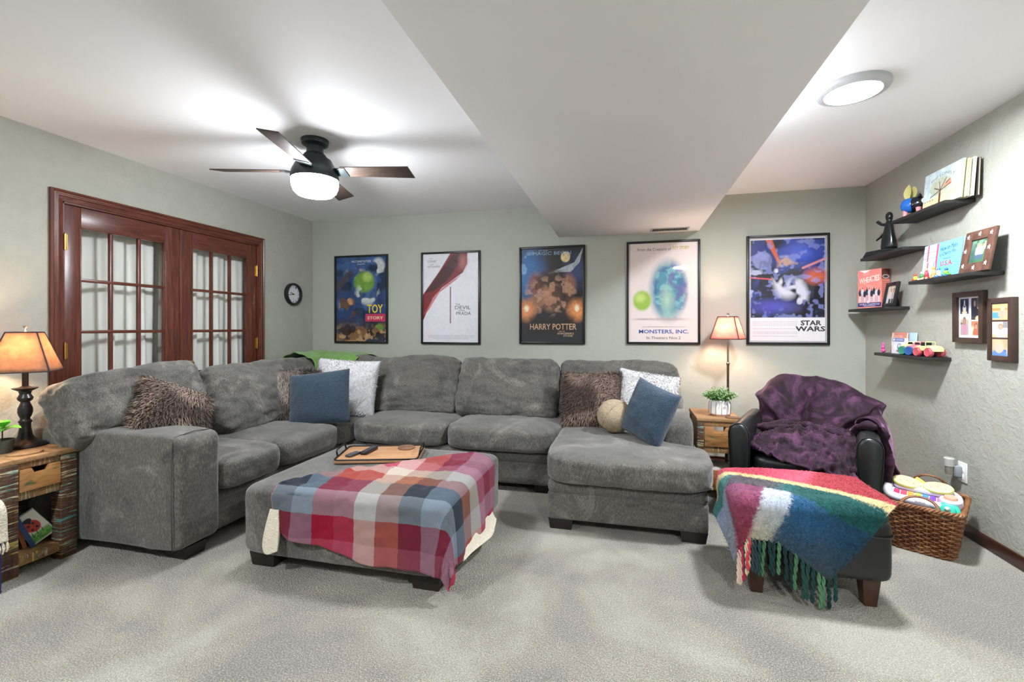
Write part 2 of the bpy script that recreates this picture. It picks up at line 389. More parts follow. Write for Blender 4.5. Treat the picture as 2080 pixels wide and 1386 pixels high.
# ------------------------------------------------------------------ flat prints and lettering
def vnoise(U, V, f, seed):
    rng = np.random.default_rng(seed); L = rng.random((64, 64)); x = U * f; y = V * f
    xi = np.floor(x).astype(int); yi = np.floor(y).astype(int); fx = x - xi; fy = y - yi; fx = fx * fx * (3 - 2 * fx); fy = fy * fy * (3 - 2 * fy)
    g = lambda a, b: L[a % 64, b % 64]
    return (g(xi, yi) * (1 - fx) + g(xi + 1, yi) * fx) * (1 - fy) + (g(xi, yi + 1) * (1 - fx) + g(xi + 1, yi + 1) * fx) * fy
class Pic:
    """a small flat print: colours per vertex on a fine flat grid; x 0..1 left to right, y 0..1 bottom to top"""
    def __init__(s, w, h, res, bg):
        s.w, s.h = w, h; s.nx = max(6, int(w / res)); s.ny = max(6, int(h / res)); s.asp = h / w
        s.U, s.V = np.meshgrid(np.linspace(0, 1, s.nx), np.linspace(0, 1, s.ny), indexing='ij'); s.c = np.zeros((s.nx, s.ny, 3)); s.c[:] = s2l(bg)
    def put(s, m, col):
        m = np.clip(m, 0, 1)[..., None]; s.c = s.c * (1 - m) + np.array(s2l(col)) * m; return s
    def ell(s, cx, cy, rx, ry, col, soft=.15, ang=0, a=1):
        x = s.U - cx; y = (s.V - cy) * s.asp; ca, sa = math.cos(R(ang)), math.sin(R(ang)); X = x * ca + y * sa; Y = -x * sa + y * ca
        d = np.sqrt((X / rx) ** 2 + (Y / (ry * s.asp)) ** 2); return s.put(a * (1 + soft / 2 - d) / soft, col)
    def rect(s, x0, y0, x1, y1, col, soft=.004, a=1):
        d = np.minimum(np.minimum(s.U - x0, x1 - s.U), np.minimum(s.V - y0, y1 - s.V)); return s.put(a * (d / soft + .5), col)
    def poly(s, pts, col, soft=.006, a=1):
        inside = np.zeros_like(s.U, bool); n = len(pts)
        for i in range(n):
            x0, y0 = pts[i]; x1, y1 = pts[(i + 1) % n]
            c = ((y0 > s.V) != (y1 > s.V)) & (s.U < (x1 - x0) * (s.V - y0) / ((y1 - y0) if y1 != y0 else 1e-9) + x0); inside ^= c
        return s.put(a * inside, col)
    def line(s, x0, y0, x1, y1, wd, col, a=1, soft=.5):
        dx, dy = x1 - x0, (y1 - y0) * s.asp; L = dx * dx + dy * dy + 1e-12
        t_ = np.clip(((s.U - x0) * dx + (s.V - y0) * s.asp * dy) / L, 0, 1); d = np.hypot(s.U - x0 - t_ * dx, (s.V - y0) * s.asp - t_ * dy)
        return s.put(a * (1 - d / wd) / soft, col)
    def grad(s, y0, y1, col, a=1): return s.put(a * (s.V - y0) / (y1 - y0), col)
    def blot(s, f, th, col, seed, a=1, soft=.08, mask=None):
        n = .65 * vnoise(s.U, s.V * s.asp, f, seed) + .35 * vnoise(s.U, s.V * s.asp, f * 2.3, seed + 1); m = a * np.clip((n - th) / soft, 0, 1)
        return s.put(m if mask is None else m * mask, col)
    def emask(s, cx, cy, rx, ry, soft=.4):
        d = np.sqrt(((s.U - cx) / rx) ** 2 + ((s.V - cy) / ry) ** 2); return np.clip((1 + soft / 2 - d) / soft, 0, 1)
    def grain(s, amt, f, seed):
        n = vnoise(s.U, s.V * s.asp, f, seed) - .5; s.c = np.clip(s.c * (1 + amt * n[..., None] * 2), 0, 1); return s
    def build(s, name, parent, x0, z0, y=0.0, mat=None, ax='xz'):
        X = x0 + s.U * s.w; Z = z0 + s.V * s.h; Y = np.full_like(X, y)
        P = np.stack([X, Y, Z], -1) if ax == 'xz' else np.stack([Y, X, Z], -1) if ax == 'yz' else np.stack([X, Z, Y], -1)
        fs = []; nv = s.ny
        for i in range(s.nx - 1):
            for j in range(s.ny - 1): fs.append((i * nv + j, (i + 1) * nv + j, (i + 1) * nv + j + 1, i * nv + j + 1))
        me = bpy.data.meshes.new(name); me.from_pydata(P.reshape(-1, 3).tolist(), [], fs); me.materials.append(mat or M_PRINT)
        at = me.color_attributes.new('Col', 'FLOAT_COLOR', 'POINT'); cc = np.ones((s.nx * s.ny, 4)); cc[:, :3] = s.c.reshape(-1, 3); at.data.foreach_set('color', cc.reshape(-1).tolist())
        o = bpy.data.objects.new(name, me); C.objects.link(o)
        if parent is not None: o.parent = parent
        return o
def text(parent, s, x, z, w, h, col, y=0.0, shear=0.0, arc=0.0, name='lettering', slope=0.0, bold=0.0, M=None):
    cu = bpy.data.curves.new('txt', 'FONT'); cu.body = s; cu.shear = shear; cu.resolution_u = 2; cu.offset = bold
    ob = bpy.data.objects.new('txt', cu); C.objects.link(ob)
    dg = bpy.context.evaluated_depsgraph_get(); dg.update(); me = bpy.data.meshes.new_from_object(ob.evaluated_get(dg))
    bpy.data.objects.remove(ob, do_unlink=True); bpy.data.curves.remove(cu)
    n = len(me.vertices)
    if n == 0: return None
    co = np.empty(n * 3); me.vertices.foreach_get('co', co); co = co.reshape(-1, 3); mn = co.min(0); mx = co.max(0)
    u = (co[:, 0] - mn[0]) / (mx[0] - mn[0] + 1e-9); v_ = (co[:, 1] - mn[1]) / (mx[1] - mn[1] + 1e-9)
    X = x - w / 2 + u * w; Z = z + (v_ - .5) * h + slope * (u - .5) * w + arc * (1 - (2 * u - 1) ** 2)
    co = np.stack([X, np.full(n, y), Z], 1)
    if M is not None: co = np.array([(M @ Vector(p))[:] for p in co])
    me.vertices.foreach_set('co', co.reshape(-1).tolist()); me.update(); me.name = name
    me.materials.clear(); me.materials.append(simple('ink_' + str(col), col, .5)); o = bpy.data.objects.new(name, me); C.objects.link(o); o.parent = parent; return o
# ------------------------------------------------------------------ the room
XL, XR, YB, YF, ZC = -3.44, 1.96, 4.50, -2.60, 2.438
DY0, DY1, DZ = 2.12, 3.70, 2.035           # door opening in the left wall
def struct(name, mb, mat, smooth=30, parent=None): return tag(mb.build(name, mat, parent, smooth=smooth), kind='structure')
struct('floor', MB().box(XL - .5, XR + .1, YF - .1, YB + .1, -.08, 0), M_CARPET)
struct('ceiling', MB().box(XL - .5, XR + .1, YF - .1, YB + .1, ZC, ZC + .08), M_CEIL)
struct('ceiling_soffit', MB().box(-.648, .642, YF, YB, 2.126, ZC - .0005, .004), M_CEIL)
struct('wall_back', MB().box(XL - .5, XR + .1, YB, YB + .1, 0, ZC), M_WALLB)
struct('wall_right', MB().box(XR, XR + .1, YF, YB, 0, ZC), M_WALLT)
struct('wall_front', MB().box(XL - .5, XR + .1, YF - .1, YF, 0, ZC), M_WALLB)
mb = MB(); mb.box(XL - .1, XL, YF, DY0, 0, ZC); mb.box(XL - .1, XL, DY1, YB, 0, ZC); mb.box(XL - .1, XL, DY0, DY1, DZ, ZC)
struct('wall_left', mb, M_WALLT)
struct('wall_alcove', MB().box(XL - .45, XL - .40, YF, YB, 0, ZC), M_WALLB)
def baseb(name, x0, x1, y0, y1): struct(name, MB().box(x0, x1, y0, y1, 0, .075, .006), M_BASEB)
baseb('baseboard_right', XR - .014, XR, YF, YB); baseb('baseboard_back', XL, XR - .014, YB - .014, YB)
baseb('baseboard_left', XL, XL + .014, YF, DY0 - .07)
# door casing: moulded boards
def casing_profile():      # across the board (0..w) -> thickness
    return [(0, 0), (0, .020), (.012, .024), (.018, .018), (.026, .018), (.030, .022), (.038, .022), (.042, .016), (.058, .012), (.068, .010), (.068, 0)]
tr = tag(bpy.data.objects.new('trim_1', None), 'reddish brown moulded wooden casing around the double glass doors', 'door trim', kind='structure'); C.objects.link(tr); tr.location = (XL, 2.055, 0)
pr = casing_profile(); W = .068
def casing_board(name, pts_fn, mat):
    vs = []; fs = []; n = len(pr)
    for e in (0, 1):
        for a, th in pr: vs.append(pts_fn(e, a, th))
    for i in range(n): j = (i + 1) % n; fs.append((i, j, n + j, n + i))
    fs.append(tuple(range(n))); fs.append(tuple(range(n, 2 * n))[::-1]); mk(name, vs, fs, mat, tr, True, 25)
casing_board('jamb_board', lambda e, a, th: (XL + th, DY0 - W + a, 0 if e == 0 else DZ + W - a), M_DOORV)
casing_board('jamb_board', lambda e, a, th: (XL + th, DY1 + W - a, 0 if e == 0 else DZ + W - a), M_DOORV)
casing_board('head_board', lambda e, a, th: (XL + th, (DY0 - W + a) if e == 0 else (DY1 + W - a), DZ + W - a), M_DOORH)
for y0, y1, z0, z1 in ((DY0, DY0 + .012, 0, DZ), (DY1 - .012, DY1, 0, DZ), (DY0, DY1, DZ - .012, DZ)):
    MB().box(XL - .1, XL + .002, y0, y1, z0, z1).build('jamb_lining', M_DOORV if z0 == 0 else M_DOORH, tr, True)
# two glazed leaves
def leaf(n, y0, y1, hinge_at, gl0, gl1, lab):
    d = tag(bpy.data.objects.new('door_%d' % n, None), lab, 'door', kind='structure'); C.objects.link(d); d.location = (XL - .02, (y0 + y1) / 2, 0)
    x0, x1 = XL - .038, XL - .003; zt, zb = 1.885, .20
    B = lambda a, b, c_, e, xx0=x0, xx1=x1, bv=.004: MB().box(xx0, xx1, a, b, c_, e, bv)
    B(y0, gl0, .012, DZ - .015).build('stile', M_DOORV, d, True); B(gl1, y1, .012, DZ - .015).build('stile', M_DOORV, d, True)
    B(gl0, gl1, zt, DZ - .015).build('rail', M_DOORH, d, True); B(gl0, gl1, .012, zb).build('rail', M_DOORH, d, True)
    rows = [zt - (zt - zb) * i / 5 for i in range(6)]; cols = [gl0 + (gl1 - gl0) * i / 3 for i in range(4)]
    for z in rows[1:-1]: B(gl0, gl1, z - .011, z + .011, x0 + .004, x1 - .003, .005).build('muntin', M_DOORH, d, True)
    for y in cols[1:-1]: B(y - .011, y + .011, zb, zt, x0 + .005, x1 - .004, .005).build('muntin', M_DOORV, d, True)
    for i in range(3):
        for j in range(5):
            MB().box(XL - .023, XL - .020, cols[i] + .009, cols[i + 1] - .009, rows[j + 1] + .009, rows[j] - .009).build('pane', M_GLASS, d, True, smooth=0)
    # glazing bead around the glass
    for a, b, c_, e in ((gl0, gl0 + .008, zb, zt), (gl1 - .008, gl1, zb, zt)): B(a, b, c_, e, x0 + .006, x1 - .004, .003).build('bead', M_DOORV, d, True)
    hy = y0 if hinge_at < 0 else y1
    for z in (1.78, 1.09, .25):
        h = MB(); h.tube([(XL + .006, hy, z - .05), (XL + .006, hy, z + .05)], .007, 10); h.tube([(XL + .006, hy, z + .05), (XL + .006, hy, z + .058)], .004, 8)
        h.box(XL - .004, XL + .001, hy - .016, hy + .016, z - .048, z + .048); h.build('hinge', M_BRASS, d, True)
    ky = y1 - .05 if hinge_at < 0 else y0 + .05
    k = MB(); Mx = Matrix.Translation((XL - .003, ky, .95)) @ Matrix.Rotation(PI / 2, 4, 'Y')
    k.lathe([(.030, 0), (.030, .004), (.012, .008), (.011, .03), (.022, .036), (.028, .048), (.024, .060), (.010, .066)], 20, M=Mx); k.build('knob', M_BRASS, d, True)
leaf(1, DY0 + .014, 2.908, -1, 2.226, 2.790, 'left glazed door leaf of red-brown wood, nearer the table lamp')
leaf(2, 2.911, DY1 - .014, 1, 3.020, 3.580, 'right glazed door leaf of red-brown wood, nearer the clock')
# curtains behind the glass
def curtain(y0, y1, lab, seed):
    n = 180; m = 24; ys = np.linspace(y0, y1, n); zs = np.linspace(.05, 1.98, m); P = np.zeros((n, m, 3))
    for i, y in enumerate(ys):
        for j, z in enumerate(zs):
            a = .030 * math.sin(y * 26 + seed + .25 * math.sin(z * 2)) + .014 * math.sin(y * 61 + seed * 2 + z * .5)
            P[i, j] = (XL - .135 + a * (.75 + .25 * (1.98 - z)), y + .006 * math.sin(z * 3 + y * 30), z)
    o = uvgrid('curtain', P, None, [M_CURTAIN], None, .002); tag(o, lab, 'curtain', 'pale curtains behind the glazed doors'); return o
curtain(2.10, 2.93, 'pale curtain hanging behind the left door leaf', 0); curtain(2.95, 3.75, 'pale curtain hanging behind the right door leaf', 2)

# ------------------------------------------------------------------ ceiling fan, ceiling lights, vent
FX, FY = -1.935, 2.553
fan = thing('ceiling_fan', 'dark ceiling fan with four brown blades and a lit white glass shade', 'ceiling fan', (FX, FY, ZC))
MB().lathe([(.02, 0), (.083, 0), (.085, -.008), (.080, -.030), (.062, -.040), (.02, -.040)], 40).build('canopy', M_FANDARK, fan)
MB().lathe([(.02, -.036), (.050, -.038), (.052, -.095), (.02, -.098)], 32).build('neck', M_FANDARK, fan)
MB().lathe([(.03, -.088), (.060, -.090), (.072, -.105), (.075, -.118), (.100, -.128), (.108, -.146), (.124, -.170), (.140, -.205), (.146, -.240), (.143, -.255), (.05, -.257)], 48).build('motor_housing', M_FANDARK, fan)
MB().lathe([(.137, -.252), (.142, -.272), (.139, -.300), (.128, -.330), (.105, -.352), (.06, -.364), (.001, -.366)], 48, cap=False).build('glass_shade', M_FANGLASS, fan, smooth=180)
M_BLADE = m_wood('fan_blade_wood', '2f251f', '4a3a31', '5c4a40', stretch=(1.5, 14, 14), rough=.55)
for k in range(4):
    ang = R(16 + 90 * k); Mx = Matrix.Rotation(ang, 4, 'Z') @ Matrix.Translation((0, 0, -.200)) @ Matrix.Rotation(R(-13), 4, 'X')
    b = MB(); pts = [(.17, -.052), (.60, -.066), (.625, .062), (.17, .050)]
    b.prism(pts, -.003, .004, 'z', M=Mx, bev=.0015); bo = b.build('blade', M_BLADE, fan)
    a = MB(); a.prism([(.10, -.040), (.20, -.050), (.205, .048), (.10, .038)], -.007, -.002, 'z', M=Mx); a.build('blade_bracket', M_FANDARK, bo)
def disc_light(x, y, lab):
    d = thing('ceiling_light', lab, 'ceiling light', (x, y, ZC), group='round flush ceiling lights')
    MB().lathe([(.10, 0), (.157, 0), (.158, -.012), (.150, -.024), (.128, -.031), (.120, -.030), (.118, -.020), (.10, -.018)], 64).build('rim', M_TRIMWHITE, d)
    MB().lathe([(.119, -.0235), (.08, -.026), (.001, -.027)], 48, cap=False).build('diffuser', M_DISCGLASS, d, smooth=180)
    return d
disc_light(1.095, 2.642, 'round white flush ceiling light glowing over the armchair')
for x, y, lab in ((1.00, -.55, 'round flush ceiling light behind the viewer on the right'), (-2.30, -.10, 'added round ceiling light behind the viewer on the left, in place of window daylight')):  # left one is added, standing in for daylight from an unseen window
    disc_light(x, y, lab)
vt = thing('air_vent', 'white slatted air vent on the underside of the ceiling soffit', 'vent', (.374, 4.36, 2.126))
mb = MB()
for x0, x1, y0, y1 in ((-.165, .165, -.065, -.05), (-.165, .165, .05, .065), (-.165, -.15, -.05, .05), (.15, .165, -.05, .05)): mb.box(x0, x1, y0, y1, -.006, 0, .001)
mb.build('frame', M_TRIMWHITE, vt)
MB().box(-.15, .15, -.05, .05, -.0015, -.0005).build('duct_shade', M_DARK, vt)  # flat dark sheet, its colour stands for the shade inside the vent
sl = None
for i in range(19):
    x = -.143 + i * .286 / 18
    if sl is None: sl = MB().box(-.0011, .0011, -.05, .05, -.0055, -.002).build('slat', M_TRIMWHITE, vt); sl.location = (x, 0, 0)
    else: c_ = sl.copy(); C.objects.link(c_); c_.location = (x, 0, 0)

# ------------------------------------------------------------------ sectional sofa
sofa = thing('sectional_sofa', 'large grey chenille sectional sofa with a chaise, wrapping round the corner', 'sofa', (-2.9, 4.0, 0))
SX0, SY1 = -3.40, 4.46
def blk(name, x0, x1, y0, y1, z0, z1, k=14, wr=.002, cuts=10, puff=(0, 0, 0), seed=0, rot=None, parent=sofa, mat=M_SOFA, stretch=(1, 1, 1), wsc=7, sag=0):
    bm = cushion_mesh(x1 - x0, y1 - y0, z1 - z0, k, cuts, puff, wr, wsc, seed, stretch, sag)
    M = Matrix.Translation(((x0 + x1) / 2, (y0 + y1) / 2, (z0 + z1) / 2))
    if rot: M = M @ rot
    mb = MB().bm(bm, M); return mb.build(name, mat, parent, True, smooth=180)
# bases: lower plinth and the rolled rail above it
for i, (x0, x1, y0, y1) in enumerate(((SX0, -2.30, 2.10, 3.36), (SX0, -.46, 3.36, SY1), (-.475, .455, 2.80, SY1))):
    mb = MB(); mb.box(x0, x1, y0, y1, .062, .232, .022, 3); mb.build('base', M_SOFA, sofa, True)
    mb = MB(); mb.box(x0, x1 + (.004 if i < 2 else .0), y0 - .004, y1, .222, .304, .034, 4); mb.build('base_rail', M_SOFA, sofa, True)
# back frames and arms
blk('back_frame', SX0 - .01, -3.16, 1.93, SY1, .10, .76, 16, .003)
blk('back_frame', SX0, .46, 4.24, SY1 + .01, .10, .76, 16, .003)
blk('arm', SX0 + .0, -2.245, 1.895, 2.15, .06, .668, 15, .004, 18, (.0, .04, .012), 3, wsc=4)
blk('arm', .225, .440, 3.24, SY1, .06, .630, 9, .003, 14, (0, 0, .02), 5)
blk('arm_roll', .235, .432, 3.62, SY1, .50, .73, 4, .004, 12, (0, 0, 0), 6)
MB().tube([(-2.285, 1.888, .075), (-2.285, 1.884, .30), (-2.287, 1.885, .52), (-2.292, 1.893, .625), (-2.30, 1.915, .662), (-2.30, 2.03, .673), (-2.30, 2.12, .664)], .0028, 6).build('arm_seam', simple('sofa_seam', '4c4b48', .9), sofa, True, smooth=180)
# seat cushions
blk('seat_cushion', -3.16, -2.185, 2.140, 2.60, .298, .486, 6.5, .005, 20, (.012, 0, .16), 11)
blk('seat_cushion', -3.16, -2.175, 2.595, 3.215, .298, .488, 6.5, .005, 20, (.012, 0, .16), 12)
blk('seat_cushion', -3.20, -2.18, 3.205, 4.25, .292, .478, 8, .004, 18, (0, 0, .10), 13)
blk('seat_cushion', -2.205, -1.375, 3.300, 4.25, .298, .490, 6.5, .005, 20, (0, .012, .16), 14)
blk('seat_cushion', -1.380, -.485, 3.300, 4.25, .298, .490, 6.5, .006, 20, (0, .012, .16), 15)
cc_ = blk('chaise_cushion', -.500, .500, 2.735, 4.25, .288, .470, 7.5, .005, 44, (.0, .008, .10), 16)
for v_ in cc_.data.vertices:       # the seat narrows where the arm begins
    f_ = max(0, min(1, (v_.co.y + sofa.location.y - 3.17) / .09)); f_ = f_ * f_ * (3 - 2 * f_); x_ = v_.co.x + sofa.location.x
    v_.co.x += f_ * (min(x_, .228 + .04 * (x_ - .228)) - x_) if x_ > .228 else 0
# back cushions
def bcush(cx, cy, cz, w, th, h, tilt, face, seed, k=7.0, roll=0):
    bm = cushion_mesh(w, th, h, k, 36, (.0, .34, .0), .017, 4.2, seed, (.8, 1, 1.8), 0, .03)
    M = Matrix.Translation((cx, cy, cz)) @ Matrix.Rotation(face, 4, 'Z') @ Matrix.Rotation(R(-tilt), 4, 'X') @ Matrix.Rotation(R(roll), 4, 'Y')
    MB().bm(bm, M).build('back_cushion', M_SOFA, sofa, True, smooth=180)
LW = PI / 2
bcush(-2.985, 2.235, .775, .83, .24, .40, 20, LW, 21, roll=-5)
bcush(-2.890, 2.985, .690, .71, .27, .52, 21, LW, 22)
bcush(-3.02, 3.76, .680, .92, .27, .52, 18, LW, 23)
bcush(-2.70, 4.055, .690, .74, .27, .52, 18, 0, 24)
bcush(-1.905, 3.930, .690, .91, .27, .53, 22, 0, 25)
bcush(-1.010, 3.930, .690, .88, .27, .53, 22, 0, 26)
bcush(-.070, 3.990, .685, .98, .25, .52, 20, 0, 27)
# block feet
def foot(x, y, sx=.13, sy=.13, h=.066, parent=sofa):
    mb = MB(); a, b = sx / 2, sy / 2
    vs = [(-a * .86, -b * .86, 0), (a * .86, -b * .86, 0), (a * .86, b * .86, 0), (-a * .86, b * .86, 0), (-a, -b, h), (a, -b, h), (a, b, h), (-a, b, h)]
    mb.add([(x + p[0], y + p[1], p[2]) for p in vs], [(3, 2, 1, 0), (4, 5, 6, 7), (0, 1, 5, 4), (1, 2, 6, 5), (2, 3, 7, 6), (3, 0, 4, 7)]).build('foot', M_BLACKWOOD, parent, True)
for x, y in ((-2.345, 2.015), (-3.30, 2.0), (-2.38, 3.30), (-.60, 3.46), (-1.40, 3.46), (-.395, 2.875), (.375, 2.875), (.37, 4.36), (-3.3, 4.36)): foot(x, y, .15, .13)

# ------------------------------------------------------------------ big ottoman
OX0, OX1, OY0, OY1, OZ = -1.955, -.800, 1.965, 2.930, .420
ott = thing('upholstered_ottoman', 'large square grey chenille ottoman in the middle of the carpet', 'ottoman', ((OX0 + OX1) / 2, (OY0 + OY1) / 2, 0))
blk('body', OX0, OX1, OY0, OY1, .066, OZ, 13, .002, 24, (.0, .0, .03), 31, parent=ott)
for x, y in ((OX0 + .12, OY0 + .10), (OX1 - .12, OY0 + .10), (OX0 + .12, OY1 - .10), (OX1 - .12, OY1 - .10)): foot(x, y, .15, .13, .072, ott)
# ------------------------------------------------------------------ plaid fleece throw on the ottoman
def m_plaid(name, cols, rows, per_u, per_v, off=(0, 0), fuzz=.10, sheen=.3, bump=.25, fscale=300):
    t = NT(name); tc = t.add('ShaderNodeTexCoord'); sp = t.add('ShaderNodeSeparateXYZ'); t.link(tc.outputs['UV'], sp.inputs[0])
    v = t.coord(); jit = t.math('MULTIPLY', t.math('SUBTRACT', t.noise(v, 90, 3, .7), .5), fuzz)
    def band(o, per, of, stops):
        f = t.math('FRACT', t.math('ADD', t.math('ADD', t.math('DIVIDE', o, per), of), t.math('MULTIPLY', jit, 1.0)))
        n = len(stops); return t.ramp(f, [(i / n, c) for i, c in enumerate(stops)] if not isinstance(stops[0], tuple) else stops, 'CONSTANT')
    a = band(sp.outputs[0], per_u, off[0], cols); b = band(sp.outputs[1], per_v, off[1], rows)
    c = t.mix(.5, a, b); c = t.mix(.9, c, 'd2cccc', 'MULTIPLY'); f = t.noise(v, fscale, 3, .7); c = t.mix(.35, c, t.ramp(f, [(.3, '606060'), (.5, '808080'), (.7, 'a8a8a8')]), 'OVERLAY')
    t.base(c); t.set(rough=.85, spec=.2, sheen=sheen); t.bump(f, bump, .003); return t.m
M_PLAID = m_plaid('plaid_fleece', ['2b3442', '7f97aa', 'b5123c', 'c2475f', 'e9e4d4', 'b07c62', '2b3442', '7f97aa'], ['cf5a70', 'b0123a', 'a3b3bd', '3a4250', 'c0724e', 'eae2d0', 'e0708c', 'c0164a'], .92, .92, (.74, .337), .008, .06, .15)
A_ = OX1 - OX0
def fold_pos(a, b, rr=.045, lift=.010):
    sa = max(0.0, a - (A_ - rr)); sb = max(0.0, -(b - rr)); s = math.hypot(sa, sb)
    x = OX0 + min(a, A_ - rr); y = OY0 + max(b, rr); z = OZ + lift
    if s > 0:
        dx, dy = sa / s, -sb / s; ang = min(s / rr, PI / 2); out = rr * math.sin(ang); drop = rr * (1 - math.cos(ang)); l = max(0, s - rr * PI / 2)
        mixc = 4 * (dx * -dy) * (dx * -dy) if sa > 0 and sb > 0 else 0
        rip = (.016 * math.sin(a * 17 + 1.0) if sb > sa else .016 * math.sin(b * 19)) * min(1, l / .15)
        out += lift + l * (.05 + .10 * mixc) + max(-.002, rip) + .004; drop += l * (1 - .20 * mixc)
        x += dx * out; y += dy * out; z -= drop
    return x, y, max(z, .010)
def throw():
    nu, nv = 150, 110; P = np.zeros((nu, nv, 3)); UV = np.zeros((nu, nv, 2)); rr = .045
    for i in range(nu):
        a = .235 + (A_ + .27 - .235) * i / (nu - 1)
        bt = .03 + .70 * min(1, max(0, (a - .22)) / .80) ** 1.0; bt = min(bt, .74 - .10 * max(0, (a - A_) / .27)) + .012 * math.sin(a * 14)
        bb = -(.20 + .10 * min(1, (a - .16) / .9) + .012 * math.sin(a * 9 + 1)) + (.03 * (1 - min(1, max(0, a - .235) / .12)))
        for j in range(nv):
            f = j / (nv - 1); b = bb + (bt - bb) * f; skew = .07 * max(0, .25 - (a - .16)) / .25 * max(0, b + .1)
            x, y, z = fold_pos(a, b)
            on = max(0, min(1, b / .1)) * max(0, min(1, (A_ - a) / .1))
            z += on * (.010 * fbm((a, b, 0), 6, 3) + .012 + .006 * (1 - abs(fbm((a * .7 + b * .5, b - a * .4, 0), 7, 8)) * 2.2)) + .018 * math.exp(-((bt - b) / .035) ** 2) * on + .006 * on * math.sin((a - b) * 22) * (1 if a < .7 else .4)
            if b < 0: y -= .010 * fbm((a, b, 1), 6, 5)
            P[i, j] = (x, y, z); UV[i, j] = (a, b)
    return P, UV
P, UV = throw()
thr = thing('plaid_throw', 'red, rust and blue plaid fleece throw with cream backing draped over the grey ottoman', 'blanket', (-1.2, 2.3, .43))
uvgrid('fleece', P, UV, [M_PLAID, M_SHERPA], thr, .009, offset=1)
# stitched edge along the front hem and cream lining where the cloth turns over
def hem(pts, r, mat, name): MB().tube(pts, r, 6).build(name, mat, thr, True, smooth=180)
M_STITCH = simple('rose_stitch', 'c2687c', .9, c2='8e3148', scale=220)
hem([P[i, 0] + np.array((0, -.003, .004)) for i in range(0, 150, 2)], .005, M_STITCH, 'edge_stitch')
hem([P[0, j] + np.array((-.003, -.002, 0)) for j in range(0, 110, 3)], .005, M_STITCH, 'edge_stitch')
lf = sheet([[(-1.726, 1.952, .33), (-1.744, 1.948, .26), (-1.758, 1.944, .19), (-1.760, 1.940, .145)], [(-1.705, 1.948, .33), (-1.712, 1.938, .26), (-1.722, 1.928, .19), (-1.724, 1.920, .118)], [(-1.680, 1.950, .33), (-1.672, 1.944, .26), (-1.668, 1.936, .19), (-1.672, 1.93, .135)]], 12, 24)
uvgrid('lining', lf, None, [M_SHERPA], thr, .014)
lf = sheet([[P[-1, j] + np.array(o_) * s_ for o_ in ((-.006, 0, .02), (.010, 0, -.022), (.030, .004, -.046))] for j, s_ in ((46, .25), (60, .7), (74, 1.0), (88, 1.25), (100, 1.15), (108, .8))], 30, 12); lf[..., 2] = np.maximum(lf[..., 2], .014)
uvgrid('lining', lf, None, [M_SHERPA], thr, .012)

# ------------------------------------------------------------------ tray, remotes, coaster on the ottoman
TZ = OZ + .012
tray = thing('serving_tray', 'wooden serving tray with black metal rim and handles on the grey ottoman', 'tray', (-1.500, 2.620, TZ), R(17))
M_TRAYW = m_wood('tray_wood', '9a6a45', 'b98a62', 'c79b74', stretch=(2, 16, 16), rough=.45)
def rrect(w_, d_, r_, n=6):
    pts = []
    for cx, cy, a0 in ((w_ / 2 - r_, d_ / 2 - r_, 0), (-w_ / 2 + r_, d_ / 2 - r_, 90), (-w_ / 2 + r_, -d_ / 2 + r_, 180), (w_ / 2 - r_, -d_ / 2 + r_, 270)):
        for i in range(n + 1): a = R(a0 + 90 * i / n); pts.append((cx + r_ * math.cos(a), cy + r_ * math.sin(a)))
    return pts
MB().prism(rrect(.50, .34, .03), 0, .016, 'z', bev=.003).build('board', M_TRAYW, tray)
MB().tube([(x, y, .020) for x, y in rrect(.492, .332, .03)], .005, 8, True).build('rim', M_BLACKMETAL, tray)
for s in (-1, 1):
    MB().tube([(s * .246, -.085, .020), (s * .252, -.085, .050), (s * .252, -.075, .060), (s * .252, .075, .060), (s * .252, .085, .050), (s * .246, .085, .020)], .0055, 8).build('handle', M_BLACKMETAL, tray)
M_REMOTE = simple('remote_plastic', '15171a', .35); M_BTN = simple('remote_button', '6f757c', .5)
def on_tray(lx, ly):
    p = tray.matrix_basis @ Vector((lx, ly, .016)); a = R(17); return (tray.location.x + lx * math.cos(a) - ly * math.sin(a), tray.location.y + lx * math.sin(a) + ly * math.cos(a), TZ + .0165)
def remote(lab, loc, rz, w_, l_, h_, body, nrow, ncol, tip=True):
    r = thing('remote_control', lab, 'remote', loc, rz, 'remotes on the tray')
    MB().bm(cushion_mesh(w_, l_, h_, 7, 8, wr=0), Matrix.Translation((0, 0, h_ / 2))).build('body', body, r, smooth=180)
    b0 = None
    for i in range(nrow):
        for j in range(ncol):
            x = (j - (ncol - 1) / 2) * w_ * .28; y = (i - (nrow - 1) / 2) * l_ * .8 / nrow
            if b0 is None: b0 = MB().lathe([(.0035, 0), (.0033, .0016), (.001, .002)], 10).build('button', M_BTN, r); b0.location = (x, y, h_ - .0006)
            else: c_ = b0.copy(); C.objects.link(c_); c_.location = (x, y, h_ - .0006)
remote('small flat remote with a grey end lying on the tray', on_tray(-.165, -.045), R(-6), .046, .105, .013, simple('remote_grey', '3a3c3f', .4), 4, 3)
remote('longer rounded black remote lying on the tray', on_tray(-.085, .03), R(2), .044, .165, .020, M_REMOTE, 6, 3)
coa = thing('coaster', 'round carved brown wooden coaster on the tray', 'coaster', on_tray(.135, .105))
M_COASTER = simple('carved_wood', '6b4a36', .6, c2='86624a', scale=30)
MB().lathe([(.001, 0), (.052, 0), (.055, .004), (.052, .010), (.001, .010)], 36).build('disc', M_COASTER, coa)
for k in range(6): MB().tube([(.046 * math.cos(a), .046 * math.sin(a), .0102) for a in (R(k * 30), R(k * 30 + 180))], .0016, 5).build('groove_ridge', M_COASTER, coa)

